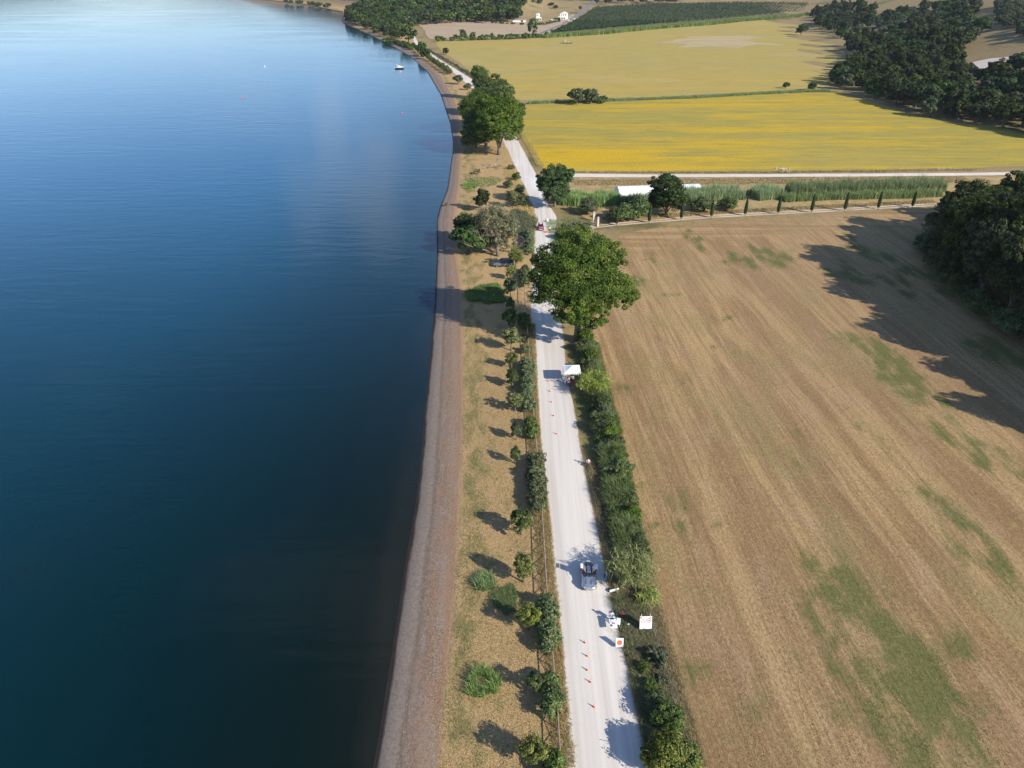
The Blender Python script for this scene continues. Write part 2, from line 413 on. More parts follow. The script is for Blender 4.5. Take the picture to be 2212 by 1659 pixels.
# lake
def m_water():
    b = NB('lake_water'); p = b.pos(); u, v = b.uv()
    pat = b.noise(b.scl(p, 0.03, 0.018, 1), 1.0, 4, 0.6)
    d = b.math('ADD', u, b.math('MULTIPLY', b.math('SUBTRACT', pat, 0.5), 14.0))
    f = b.math('DIVIDE', b.math('MAXIMUM', d, 0.0), 55.0, clamp=True)
    c = b.ramp(f, [(0.0, (0.012, 0.014, 0.009)), (0.04, (0.005, 0.0090, 0.0060)), (0.16, (0.0022, 0.0088, 0.0068)), (0.36, (0.0006, 0.0115, 0.0125)), (1.0, (0.0000, 0.0235, 0.0310))])
    weed = b.rng(b.noise(b.scl(p, 0.09, 0.13, 1, 0.5), 1.0, 5, 0.6), 0.60, 0.72)
    c = b.mix(b.math('MULTIPLY', weed, 0.45), c, (0.002, 0.007, 0.010))
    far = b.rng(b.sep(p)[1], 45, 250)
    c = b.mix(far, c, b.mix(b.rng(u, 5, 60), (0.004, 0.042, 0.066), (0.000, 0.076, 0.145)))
    wv = b.noise(b.scl(p, 0.09, 0.36, 1, R(-8)), 1.0, 4, 0.55, 0.4)
    wf = b.noise(b.scl(p, 0.7, 1.7, 1, R(-8)), 1.0, 3, 0.55)
    wl = b.noise(b.scl(p, 0.012, 0.05, 1, R(5)), 1.0, 3, 0.5)
    hgt = b.math('ADD', b.math('MULTIPLY', wv, 1.0), b.math('MULTIPLY', wf, 0.16))
    calm = b.rng(wl, 0.35, 0.65, 0.45, 1.0)
    bp = b.n('ShaderNodeBump', {'Height': hgt, 'Strength': b.math('MULTIPLY', calm, 0.8), 'Distance': 0.12}).outputs[0]
    return b.done(b.prin(c, 0.06, 0, 0.5, bp, IOR=1.333))
M['water'] = m_water()

M['bark'] = plain('bark_grey', (0.16, 0.13, 0.10), 0.9, var=0.3, sc=6)
M['deadwood'] = plain('bleached_wood', (0.34, 0.28, 0.22), 0.85, var=0.25, sc=5)
M['fencewood'] = plain('weathered_wood', (0.30, 0.23, 0.17), 0.85, var=0.25, sc=4)
M['l_poplar'] = leaf_mat('poplar_leaves', (0.042, 0.072, 0.015), (0.140, 0.182, 0.044), (0.22, 0.18, 0.055), vary=False)
M['l_oak'] = leaf_mat('oak_leaves', (0.018, 0.030, 0.010), (0.088, 0.104, 0.032), (0.13, 0.125, 0.04))
M['l_walnut'] = leaf_mat('walnut_leaves', (0.028, 0.055, 0.016), (0.085, 0.125, 0.034))
M['l_olive'] = leaf_mat('olive_leaves', (0.060, 0.075, 0.040), (0.155, 0.170, 0.100))
M['l_small'] = leaf_mat('ash_leaves', (0.065, 0.085, 0.022), (0.260, 0.250, 0.085), (0.27, 0.24, 0.08))
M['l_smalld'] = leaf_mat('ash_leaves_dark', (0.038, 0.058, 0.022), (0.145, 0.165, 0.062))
M['l_hedge'] = leaf_mat('hedge_leaves', (0.055, 0.075, 0.028), (0.190, 0.205, 0.085))
M['l_bramble'] = leaf_mat('bramble_leaves', (0.036, 0.066, 0.016), (0.150, 0.190, 0.045), (0.24, 0.25, 0.09))
M['l_pale'] = leaf_mat('pale_shrub_leaves', (0.070, 0.085, 0.045), (0.21, 0.22, 0.125))
M['l_willow'] = leaf_mat('willow_leaves', (0.12, 0.125, 0.06), (0.30, 0.285, 0.15))
M['l_cane'] = leaf_mat('cane_leaves', (0.12, 0.15, 0.04), (0.38, 0.38, 0.13), (0.50, 0.45, 0.20))
M['l_reed'] = leaf_mat('reed_leaves', (0.085, 0.120, 0.045), (0.260, 0.295, 0.125))
M['l_reedbed'] = leaf_mat('reed_bed_leaves', (0.13, 0.18, 0.075), (0.34, 0.39, 0.18), trans=0.45)
M['l_cypress'] = leaf_mat('cypress_leaves', (0.018, 0.036, 0.016), (0.050, 0.078, 0.028))
M['l_dry'] = leaf_mat('dry_weeds', (0.19, 0.135, 0.06), (0.52, 0.39, 0.20), (0.13, 0.15, 0.05))
M['l_grass'] = leaf_mat('green_grass_blades', (0.075, 0.110, 0.030), (0.190, 0.225, 0.075))
M['l_orchard'] = leaf_mat('orchard_leaves', (0.030, 0.058, 0.025), (0.080, 0.115, 0.045))
M['white'] = plain('white_paint', (0.78, 0.78, 0.77), 0.5, var=0.04)
M['canvas'] = plain('white_canvas', (0.80, 0.80, 0.79), 0.7, var=0.03)
M['plaster'] = plain('white_plaster', (0.74, 0.72, 0.68), 0.9, var=0.06)
M['rooftile'] = plain('clay_tile', (0.42, 0.28, 0.20), 0.9, var=0.2)
M['brick'] = plain('gate_brick', (0.50, 0.34, 0.25), 0.9, var=0.25, sc=8)
M['stone'] = plain('pale_stone', (0.58, 0.52, 0.45), 0.9, var=0.15, sc=5)
M['rubble'] = plain('dusty_rubble', (0.46, 0.39, 0.30), 0.95, var=0.3, sc=2)
M['silver'] = plain('silver_paint', (0.52, 0.54, 0.57), 0.28, 0.75, var=0.03)
M['greyblue'] = plain('grey_blue_paint', (0.20, 0.25, 0.30), 0.3, 0.5, var=0.03)
M['redpaint'] = plain('dark_red_paint', (0.28, 0.02, 0.03), 0.3, 0.1, var=0.03)
M['blackpaint'] = plain('black_paint', (0.02, 0.02, 0.022), 0.3, 0.1, var=0.03)
M['glass'] = plain('dark_glass', (0.02, 0.03, 0.04), 0.08, 0.0, var=0.02, spec=0.8)
M['tyre'] = plain('tyre_rubber', (0.02, 0.02, 0.02), 0.85)
M['chrome'] = plain('chrome', (0.6, 0.6, 0.6), 0.2, 0.9, var=0.03)
M['leather'] = plain('red_leather', (0.33, 0.02, 0.03), 0.5)
M['orange'] = plain('cone_orange', (0.80, 0.13, 0.03), 0.5, var=0.05)
M['signred'] = plain('sign_red', (0.68, 0.03, 0.03), 0.5, var=0.04)
M['signorange'] = plain('sign_orange_red', (0.80, 0.14, 0.06), 0.5, var=0.04)
M['signyellow'] = plain('sign_amber', (0.85, 0.38, 0.03), 0.5, var=0.04)
M['ink'] = plain('sign_ink', (0.03, 0.03, 0.05), 0.6)
M['greyink'] = plain('sign_grey_ink', (0.33, 0.34, 0.37), 0.6)
M['steel'] = plain('galvanised_steel', (0.45, 0.46, 0.47), 0.45, 0.6)
M['blueplastic'] = plain('blue_plastic', (0.03, 0.13, 0.42), 0.5)
M['teal'] = plain('teal_plastic', (0.02, 0.35, 0.40), 0.5)
M['bagdark'] = plain('dark_nylon', (0.02, 0.025, 0.04), 0.8)
M['bagred'] = plain('red_nylon', (0.55, 0.03, 0.04), 0.7)
M['skin'] = plain('skin', (0.52, 0.32, 0.23), 0.6, var=0.05)
M['hair'] = plain('dark_hair', (0.03, 0.022, 0.018), 0.7)
M['hairgrey'] = plain('grey_hair', (0.35, 0.33, 0.31), 0.7)
M['shoe'] = plain('shoe', (0.04, 0.04, 0.045), 0.7)
for k, c in {'c_white': (0.75, 0.75, 0.75), 'c_lightblue': (0.50, 0.60, 0.68), 'c_navy': (0.02, 0.03, 0.08), 'c_jeans': (0.06, 0.10, 0.18), 'c_red': (0.5, 0.03, 0.04),
             'c_green': (0.05, 0.28, 0.12), 'c_pink': (0.6, 0.15, 0.30), 'c_hivis': (0.62, 0.85, 0.05), 'c_orange': (0.75, 0.22, 0.06), 'c_khaki': (0.30, 0.26, 0.18),
             'c_blue': (0.05, 0.12, 0.45), 'c_dark': (0.03, 0.03, 0.035), 'c_yellow': (0.75, 0.55, 0.08), 'c_aqua': (0.35, 0.65, 0.62)}.items():
    M[k] = plain(k[2:] + '_cloth', c, 0.85, var=0.1)

# ------------------------------------------------------------------ land and water sheets
YS = np.concatenate([np.arange(-150, 20, 5), np.arange(20, 300, 1.2), np.arange(300, 900, 4), np.arange(900, 1700, 14), np.arange(1700, 4201, 100)])
rs = np.random.RandomState(5)
def wob(y, amp, seed, k=1.0):
    r = np.random.RandomState(seed); out = 0 * y
    for f in (0.9, 2.1, 4.3, 0.25):
        out = out + np.sin(y * f * k + r.rand() * 6.28) * amp / (1 + f)
    return out
EX = {'shore': f_shore(YS) + wob(YS, 0.05, 1, 0.25), 'beach': f_beach(YS), 'rl': f_rl(YS) + wob(YS, 0.12, 2), 'rr': f_rr(YS) + wob(YS, 0.09, 3)}
def strip(name, cols, zs, us, mat):
    """cols: list of x arrays over YS; zs: heights; us: u values"""
    n, m = len(YS), len(cols)
    V = np.zeros((n, m, 3)); UV = np.zeros((n, m, 2))
    for j in range(m):
        V[:, j, 0] = cols[j]; V[:, j, 1] = YS; V[:, j, 2] = zs[j] + T(cols[j], YS); UV[:, j, 0] = us[j]; UV[:, j, 1] = YS
    i = np.arange(n - 1)[:, None] * m + np.arange(m - 1)[None, :]
    q = np.stack([i, i + 1, i + m + 1, i + m], -1).reshape(-1, 4)
    me = mesh_np(name, V.reshape(-1, 3), quads=q, uv=UV.reshape(-1, 2))
    o = link(name, me, mat, smooth_=True); o['kind'] = 'structure'; return o
WZ = -0.45
def lerp(a, b, t): return a * (1 - t) + b * t
fr = [0, 0.06, 0.12, 0.25, 0.42, 0.6, 0.8, 1.0]
bz = [WZ - 0.03, WZ + 0.07, -0.28, -0.20, -0.17, -0.10, -0.04, 0.0]
strip('beach', [EX['shore'] - 1.5] + [lerp(EX['shore'], EX['beach'], t) for t in fr], [WZ - 0.25] + bz, [-0.05] + fr, M['beach'])
fr = [0, 0.1, 0.25, 0.4, 0.55, 0.7, 0.85, 0.95, 1.0]
strip('lakeside_grass', [lerp(EX['beach'], EX['rl'], t) for t in fr], [0] * 9, fr, M['verge'])
fr = [0, 0.25, 0.5, 0.75, 1]
strip('gravel_road', [lerp(EX['rl'], EX['rr'], t) for t in fr], [0, 0.03, 0.05, 0.03, 0], fr, M['road'])
ss = [0, 2, 5, 10, 20, 35, 50, 70, 90, 110, 130, 150, 170, 190, 210, 230, 250, 275, 300, 330, 360, 400, 450, 500, 560, 640, 750, 900, 1200, 1700, 2500, 3500, 5000]
strip('ground', [EX['rr'] + s for s in ss], [0] * len(ss), ss, M['ground'])
ss = [-1.2, 0, 0.6, 1.5, 3, 6, 10, 16, 25, 40, 60, 90, 130, 200, 300, 500, 800, 1300, 2000, 3200, 5000]
n, m = len(YS), len(ss)
V = np.zeros((n, m, 3)); UV = np.zeros((n, m, 2))
for j, s in enumerate(ss):
    V[:, j, 0] = EX['shore'] - s; V[:, j, 1] = YS; V[:, j, 2] = WZ; UV[:, j, 0] = s; UV[:, j, 1] = YS
i = np.arange(n - 1)[:, None] * m + np.arange(m - 1)[None, :]
q = np.stack([i + 1, i, i + m, i + m + 1], -1).reshape(-1, 4)
tag(link('lake_water', mesh_np('lake_water', V.reshape(-1, 3), quads=q, uv=UV.reshape(-1, 2)), M['water']), kind='structure')

# sheets laid on the ground: polygon clipped to a grid
def clip_half(poly, ax, val, keep_less):
    out = []
    for k in range(len(poly)):
        a, b_ = poly[k], poly[(k + 1) % len(poly)]
        ia = (a[ax] <= val) == keep_less or a[ax] == val
        ib = (b_[ax] <= val) == keep_less or b_[ax] == val
        if ia: out.append(a)
        if ia != ib:
            t = (val - a[ax]) / (b_[ax] - a[ax]); out.append((a[0] + (b_[0] - a[0]) * t, a[1] + (b_[1] - a[1]) * t))
    return out
def rough_poly(poly, step, amp, seed):
    r = random.Random(seed); out = []
    for k in range(len(poly)):
        a, b_ = poly[k], poly[(k + 1) % len(poly)]
        L = math.hypot(b_[0] - a[0], b_[1] - a[1]); m_ = max(1, int(L / step))
        for j in range(m_):
            t = j / m_
            out.append((a[0] + (b_[0] - a[0]) * t + r.uniform(-amp, amp), a[1] + (b_[1] - a[1]) * t + r.uniform(-amp, amp)))
    return out
def sheet(name, poly, cell, mat, zoff=0.03, rough=None, green=None, head=None, kind='structure'):
    if rough: poly = rough_poly(poly, *rough)
    xs_ = [p[0] for p in poly]; ys_ = [p[1] for p in poly]
    verts, faces, idx = [], [], {}
    def vid(p):
        k = (round(p[0], 3), round(p[1], 3))
        if k not in idx: idx[k] = len(verts); verts.append(k)
        return idx[k]
    x = math.floor(min(xs_) / cell) * cell
    while x < max(xs_):
        colp = clip_half(clip_half(poly, 0, x, False), 0, x + cell, True)
        if len(colp) > 2:
            y = math.floor(min(p[1] for p in colp) / cell) * cell; ym = max(p[1] for p in colp)
            while y < ym:
                c = clip_half(clip_half(colp, 1, y, False), 1, y + cell, True)
                if len(c) > 2:
                    f = []
                    for p in c:
                        k = vid(p)
                        if k not in f: f.append(k)
                    if len(f) > 2: faces.append(f)
                y += cell
        x += cell
    A = np.array(verts); z = T(A[:, 0], A[:, 1]) + zoff
    V_ = np.column_stack([A, z])
    at = {}
    at['green'] = green(A[:, 0], A[:, 1]) if green else np.zeros(len(A))
    at['head'] = head(A[:, 0], A[:, 1]) if head else np.zeros(len(A))
    me = mesh_np(name, V_, faces=faces, attrs=at)
    bm = bmesh.new(); bm.from_mesh(me); bmesh.ops.recalc_face_normals(bm, faces=bm.faces)
    if sum(f.normal.z for f in bm.faces) < 0: bmesh.ops.reverse_faces(bm, faces=bm.faces)
    bm.to_mesh(me); bm.free()
    o = link(name, me, mat); o['kind'] = kind; return o
def W(pts): return [P(*p) for p in pts]

DRV = [(1288,489),(1331,484),(1402,478),(1471,472),(1536,467),(1609,463),(1680,459.5),(1752,456),(1824,452),(1896,448),(1970,444),(2060,439),(2211,432)]
# brown field
left = [(float(f_fe(y)), float(y)) for y in np.arange(-60, 175, 3)]
top = W([(1300,545),(1322,520),(1350,503),(1420,492),(1550,480),(1680,470),(1824,461),(1970,453),(2100,447),(2300,437)])
fieldp = left + [p for p in top if p[1] > left[-1][1] - 14] + [(330, top[-1][1]), (330, -60)]
GP = [(2100,1170,9,4.5),(1790,1280,6,5),(1870,1330,8,5.5),(1960,1375,7,5),(1860,1440,9,4),(1830,1530,5,3.5),(2000,1500,6,4),(2040,1560,8,5),(2010,1640,9,5),(1775,1400,4,3),
      (1510,832,4,3),(1460,830,3,2.5),(1345,835,3,2.5),(1540,748,3,3),(1820,728,5,4),(1900,760,9,6),(1950,800,8,5),(2000,850,7,5),(1740,935,4,2),(1700,985,3,2.5),
      (1430,990,3,2),(1480,1080,5,3),(1560,1140,3,3),(1460,1150,4,3),(1510,1450,4,4),(1600,560,7,5),(1400,560,5,4),(1375,610,5,5),(1680,560,8,5),(1500,520,8,3),
      (1830,590,8,6),(1880,545,10,6),(1950,600,10,8),(1420,1060,2,3),(1700,1430,1.5,2),(1620,1500,4,4),(1810,880,4,2.5),(1560,690,3,2.5),(1470,640,3,3),(2120,960,8,5),(1900,950,5,4),(2150,740,9,9)]
_g = random.Random(12); GPW = []
for u, v, a, c in GP:      # every patch is a few ragged streaks along the mowing direction
    px_, py_ = P(u, v); big_ = a * c > 20
    for _k in range(9 if big_ else 4):
        oy = _g.gauss(0, .42) * a; GPW.append((px_ + _g.gauss(0, .42) * c - .05 * oy, py_ + oy, a * _g.uniform(.35, .9), c * _g.uniform(.2, .52), 1.0 if big_ else _g.uniform(.5, .85)))
def green_f(x, y):
    g = 0 * x
    for px, py, ly, lx, wt_ in GPW:
        g = np.maximum(g, wt_ * np.exp(-(((x - px + 0.05 * (y - py)) / (lx * .60)) ** 2 + ((y - py) / (ly * .60)) ** 2) ** 0.9))
    return g
tx = np.array([p[0] for p in top]); ty = np.array([p[1] for p in top])
def head_f(x, y):
    return np.clip(1.3 - (np.interp(x, tx, ty) - y) / 16.0, 0, 1)
sheet('brown_field', fieldp, 1.6, M['stubble'], 0.03, None, green_f, head_f)
# yellow fields
y1 = W([(1178,366),(1260,370),(1500,370),(1800,368),(2120,362),(2400,350),(2400,300),(2211,282),(2000,250),(1850,200),(1740,200),(1600,205),(1400,215),(1140,226),(1088,228),(1108,250),(1132,300),(1156,340)])
def gy(x, y):
    a, b_ = P(1250, 345); return np.exp(-(((x - a) / 60) ** 2 + ((y - b_) / 28) ** 2)) + 0.6 * np.exp(-(((x - 120) / 60) ** 2 + ((y - P(1700, 225)[1]) / 20) ** 2))
sheet('yellow_field', y1, 8, M['yellow1'], 0.03, (6, 0.5, 1), gy)
y2 = W([(1080,217),(1140,216),(1400,210),(1600,200),(1760,190),(1860,180),(1840,90),(1760,45),(1745,30),(1700,36),(1600,42),(1400,60),(1180,82),(940,90),(955,110),(1000,140),(1040,172),(1080,192)])
sheet('ripening_field', y2, 20, M['yellow2'], 0.03, (15, 0.8, 2), lambda x, y: 0.5 * np.exp(-((y - P(1500, 180)[1]) / 40) ** 2))
sheet('pale_dry_patch', W([(1462,86),(1500,78),(1570,77),(1650,80),(1598,87),(1720,101),(1640,96),(1590,104),(1520,101),(1455,103),(1490,95),(1420,92)]), 30, M['pale_crop'], 0.08, (10, 5.0, 3))
# path, bank, driveway
sheet('dirt_path', W([(1225,375),(1400,377),(1800,375.5),(2100,373.5),(2300,370),(2300,377),(2100,379.5),(1800,382),(1400,383.5),(1225,383)]), 20, M['path'], 0.06, (2, 0.12, 4))
sheet('grassy_bank', W([(1225,384),(1400,385),(1800,384),(2100,382),(2300,380),(2300,428),(2060,436),(1824,449),(1609,460),(1402,473),(1285,483),(1240,455)]), 12, M['bank'], 0.03, (3, 0.3, 5))
for k in (-2.6, 1.4):
    a = W([(u, v + k) for u, v in DRV]); b_ = W([(u, v + k + 2.9) for u, v in DRV])
    sheet('driveway_track', a + b_[::-1], 14, M['drive'], 0.06 + 0.004 * (k > 0), (2, 0.08, 6))
sheet('gate_apron', W([(1206,500),(1285,484),(1290,493),(1250,506),(1204,516)]), 6, M['drive'], 0.05, (2, 0.3, 7))
# far fields
sheet('tan_field', W([(905,52),(1000,48),(1120,50),(1180,55),(1240,40),(1245,55),(1180,76),(1100,80),(930,86)]), 25, M['tan'], 0.25, (20, 1.5, 8))
sheet('orchard_grass', [G(*p)[:2] for p in [(1186,76),(1228,55),(1285,18),(1400,12),(1600,6),(1750,8),(1742,26),(1600,40),(1400,58)]], 20, M['orchard_ground'], 0.4, (20, 1.0, 9))
sheet('asphalt_road', [G(*p)[:2] for p in [(1283,0),(1250,28),(1236,38),(1200,58),(1165,72),(1172,73),(1212,56),(1246,38),(1262,28),(1292,0)]], 10, M['asphalt'], 0.5, None)
sheet('hillside_path', [G(*p)[:2] for p in [(2100,136),(2140,128),(2200,122),(2204,128),(2150,140),(2118,154)]], 4, M['path'], 0.5, None)

# ------------------------------------------------------------------ foliage meshes
def quads_mesh(name, C_, Nn, size, tint, aspect=1.5, rng=rs, bend=0.0):
    n_ = len(C_)
    Nn = Nn / (np.linalg.norm(Nn, axis=1, keepdims=True) + 1e-9)
    r = rng.normal(size=(n_, 3)); t = np.cross(Nn, r); t /= (np.linalg.norm(t, axis=1, keepdims=True) + 1e-9)
    b_ = np.cross(Nn, t)
    s = (size * rng.uniform(0.6, 1.35, n_))[:, None]
    V_ = np.stack([C_ - t * s * 0.5 * aspect, C_ - b_ * s * 0.5 + Nn * s * bend, C_ + t * s * 0.5 * aspect, C_ + b_ * s * 0.5 + Nn * s * bend], 1).reshape(-1, 3)
    q = np.arange(4 * n_).reshape(-1, 4)
    return mesh_np(name, V_, quads=q, attrs={'tint': np.repeat(tint, 4)})
def crown_mesh(name, blobs, nclump, nleaf, size, rng, cl=(0.16, 0.30), shell=0.55, flat=0.8, low=-0.75):
    """blobs: (cx,cy,cz,rx,ry,rz). Leaf clumps spread through the outer part of each blob."""
    bl = np.array(blobs, float); w = (bl[:, 3] * bl[:, 4] * bl[:, 5]) ** 0.67; w /= w.sum()
    Cs, Ns, Ts = [], [], []
    for k in range(nclump):
        b_ = bl[rng.choice(len(bl), p=w)]
        while True:
            d = rng.normal(size=3); d /= np.linalg.norm(d)
            if d[2] > low: break
        rad = rng.uniform(shell, 1.0) ** 0.6
        c = b_[:3] + d * b_[3:6] * rad * rng.uniform(0.86, 1.1)
        rc = b_[3:6].mean() * rng.uniform(*cl)
        m_ = int(nleaf * rng.uniform(0.6, 1.4))
        e = rng.normal(size=(m_, 3)); e /= np.linalg.norm(e, axis=1, keepdims=True)
        rr_ = rng.uniform(0.35, 1.0, m_) ** 0.5
        p = c + e * rc * rr_[:, None] * np.array([1.15, 1.15, flat])
        Cs.append(p); Ns.append(e * 0.7 + d * 0.6 + rng.normal(size=(m_, 3)) * 0.55 + np.array([0, 0, 0.25]))
        Ts.append(np.clip(rng.uniform(0.15, 0.8) + rng.normal(size=m_) * 0.17, 0, 1))
    return quads_mesh(name, np.concatenate(Cs), np.concatenate(Ns), size, np.concatenate(Ts), 1.4, rng, 0.12)
def tubes(name, paths, seg=6):
    V_, F = [], []
    for pts, rad in paths:
        base = len(V_)
        pts = [Vector(p) for p in pts]
        for k, p in enumerate(pts):
            d = (pts[min(k + 1, len(pts) - 1)] - pts[max(k - 1, 0)]).normalized()
            up = Vector((0, 0, 1)) if abs(d.z) < 0.95 else Vector((1, 0, 0))
            a = d.cross(up).normalized(); b_ = d.cross(a)
            for j in range(seg):
                th = 6.2832 * j / seg
                V_.append(tuple(p + (a * math.cos(th) + b_ * math.sin(th)) * rad[k]))
        for k in range(len(pts) - 1):
            for j in range(seg):
                a0 = base + k * seg + j; a1 = base + k * seg + (j + 1) % seg
                F.append((a0, a1, a1 + seg, a0 + seg))
        F.append(tuple(range(base, base + seg))); F.append(tuple(range(base + (len(pts) - 1) * seg, base + len(pts) * seg)))
    me = mesh_np(name, V_, faces=F)
    bm = bmesh.new(); bm.from_mesh(me); bmesh.ops.recalc_face_normals(bm, faces=bm.faces); bm.to_mesh(me); bm.free()
    return me
def limb_paths(h0, tr, blobs, rng, nb=7, lean=0.0):
    top_ = max(b_[2] for b_ in blobs)
    paths = [([(0, 0, -0.3), (lean * 0.2, 0, h0 * 0.5), (lean, 0, h0), (lean * 1.4, 0, h0 + (top_ - h0) * 0.6)], [tr * 1.35, tr, tr * 0.8, tr * 0.3])]
    for k in range(nb):
        b_ = blobs[k % len(blobs)]
        e = [b_[i] + rng.uniform(-0.5, 0.5) * b_[3 + i] for i in range(3)]
        s = h0 * rng.uniform(0.55, 1.0)
        mid = [lean * s / h0 + e[0] * 0.4, e[1] * 0.4, s + (e[2] - s) * 0.5]
        paths.append(([(lean * s / h0, 0, s), tuple(mid), tuple(e)], [tr * 0.5, tr * 0.3, tr * 0.08]))
    return paths
def tree(name, label, cat, blobs, h0, tr, leafmat, nclump, nleaf, size, seed, cl=(0.16, 0.30), shell=0.55, nb=7, lean=0, bark='bark', group=None, low=-0.75, loc=(0, 0, 0), rz=0.0):
    rng = np.random.RandomState(seed)
    t = thing(name, label, cat, loc, rz, group)
    link('trunk', tubes('trunk', limb_paths(h0, tr, blobs, rng, nb, lean)), M[bark], t, True)
    link('crown', crown_mesh('crown', blobs, nclump, nleaf, size, rng, cl, shell, low=low), M[leafmat], t)
    return t
def rand_blobs(r, h, base, rng, n_=6):
    cz = (h + base) / 2; hz = (h - base) / 2
    bl = [(0, 0, cz, r * 0.72, r * 0.72, hz * 0.85)]
    for k in range(n_):
        a = 6.2832 * k / n_ + rng.uniform(-0.4, 0.4); rr_ = r * rng.uniform(0.42, 0.58); zz = cz + hz * rng.uniform(-0.5, 0.55)
        bl.append((math.cos(a) * rr_, math.sin(a) * rr_, zz, r * rng.uniform(0.34, 0.5), r * rng.uniform(0.34, 0.5), hz * rng.uniform(0.32, 0.5)))
    return bl
def LT(seed, r, h, base, leaf, nclump, nleaf, size, **k):
    rng = np.random.RandomState(seed)
    return Lib(tree(k.pop('name', 'leafy_tree'), 'leafy tree', 'tree', rand_blobs(r, h, base, rng), base + 0.1 * h, 0.045 * r + 0.03 * h ** 0.5, leaf, nclump, nleaf, size, seed, **k))
def ordn(k):
    return ['first', 'second', 'third', 'fourth', 'fifth', 'sixth', 'seventh', 'eighth', 'ninth', 'tenth', 'eleventh', 'twelfth', 'thirteenth', 'fourteenth', 'fifteenth', 'sixteenth',
            'seventeenth', 'eighteenth', 'nineteenth', 'twentieth', 'twenty-first', 'twenty-second', 'twenty-third', 'twenty-fourth', 'twenty-fifth', 'twenty-sixth', 'twenty-seventh', 'twenty-eighth'][k]

# low hills across the lake, out of view, added to darken its far reflection
_r = np.random.RandomState(2); hx = np.linspace(-6200, 6200, 90); V = []
for j, (yy_, hh_) in enumerate(((3650, -2), (3850, 60), (4050, 125), (4300, 175), (4550, 190))):
    for i_, x_ in enumerate(hx):
        n_ = 0.75 + 0.25 * math.sin(x_ * 0.0013 + 1) + 0.12 * math.sin(x_ * 0.0041 + j * .3) + 0.05 * _r.rand()
        V.append((x_, yy_ + 60 * math.sin(x_ * .002), hh_ * n_))
q = [(j * 90 + i_, j * 90 + i_ + 1, (j + 1) * 90 + i_ + 1, (j + 1) * 90 + i_) for j in range(4) for i_ in range(89)]
M['unseen_hills'] = m_simple('wooded_hills', (0.05, 0.07, 0.03), (0.10, 0.10, 0.05), (0.03, 0.045, 0.02), 0.004, 0.02)
tag(link('unseen_hills', mesh_np('unseen_hills', V, quads=q), M['unseen_hills'], smooth_=True), kind='structure')
#SECTION2
def proj(x, y, z):
    dz = z - HC
    zc = y * cp - dz * sp; up = y * sp + dz * cp
    return 1106 + FD * x / zc, 829.5 - FD * up / zc
def inside(pt, poly):
    x, y = pt; c = False; j = len(poly) - 1
    for i_ in range(len(poly)):
        xi, yi = poly[i_]; xj, yj = poly[j]
        if (yi > y) != (yj > y) and x < (xj - xi) * (y - yi) / (yj - yi) + xi: c = not c
        j = i_
    return c
def scatter(dpoly, spacing, bbox, seed, jitter=0.35, cond=None):
    r = random.Random(seed); out = []
    x0, x1, y0, y1 = bbox; y = y0; row = 0
    while y < y1:
        x = x0 + (spacing / 2 if row % 2 else 0)
        while x < x1:
            px = x + r.uniform(-jitter, jitter) * spacing; py = y + r.uniform(-jitter, jitter) * spacing
            z = float(T(px, py))
            if inside(proj(px, py, z), dpoly) and (cond is None or cond(px, py)): out.append((px, py, z))
            x += spacing
        y += spacing * 0.87; row += 1
    return out

# prototypes (radius, height, crown base)
bigA = LT(11, 6.5, 18, 3.0, 'l_oak', 260, 100, 0.32, cl=(0.16, 0.28)); bigB = LT(12, 6.0, 16, 2.0, 'l_oak', 260, 100, 0.32, cl=(0.16, 0.28), nb=6); bigC = LT(13, 7.0, 17, 3.0, 'l_oak', 260, 100, 0.34, cl=(0.16, 0.28))
oakA = LT(21, 4.6, 8.6, 1.0, 'l_oak', 120, 55, 0.42, name='oak_tree'); oakB = LT(22, 4.2, 9.2, 1.0, 'l_oak', 80, 50, 0.55, name='oak_tree'); oakC = LT(23, 5.0, 8.0, 0.6, 'l_walnut', 80, 50, 0.55, name='oak_tree')
olvA = LT(31, 3.2, 5.6, 0.4, 'l_olive', 110, 50, 0.32, name='olive_tree'); olvB = LT(32, 3.6, 6.2, 0.4, 'l_olive', 110, 50, 0.32, name='olive_tree')
farA = LT(41, 6.5, 14, 1.5, 'l_oak', 60, 36, 1.0); farB = LT(42, 6.0, 15, 1.5, 'l_walnut', 60, 36, 1.0); farC = LT(43, 6.5, 13, 1.0, 'l_bramble', 60, 36, 1.0)
popA = LT(51, 8.4, 21, 0.8, 'l_poplar', 420, 80, 0.34, name='poplar_tree', low=-0.6)
popB = LT(52, 8.0, 19, 0.5, 'l_poplar', 400, 80, 0.34, name='poplar_tree', low=-0.6)
walA = LT(61, 5.8, 12, 0.2, 'l_walnut', 420, 80, 0.26, cl=(0.13, 0.24), name='leafy_tree')
smA = LT(71, 1.75, 4.3, 0.9, 'l_small', 90, 60, 0.145, name='small_tree', cl=(0.24, 0.42), nb=5)
smB = LT(72, 1.6, 4.0, 0.8, 'l_smalld', 90, 60, 0.145, name='small_tree', cl=(0.24, 0.42), nb=5)
smC = LT(73, 1.55, 4.8, 0.8, 'l_small', 90, 60, 0.145, name='small_tree', cl=(0.24, 0.42), nb=5)
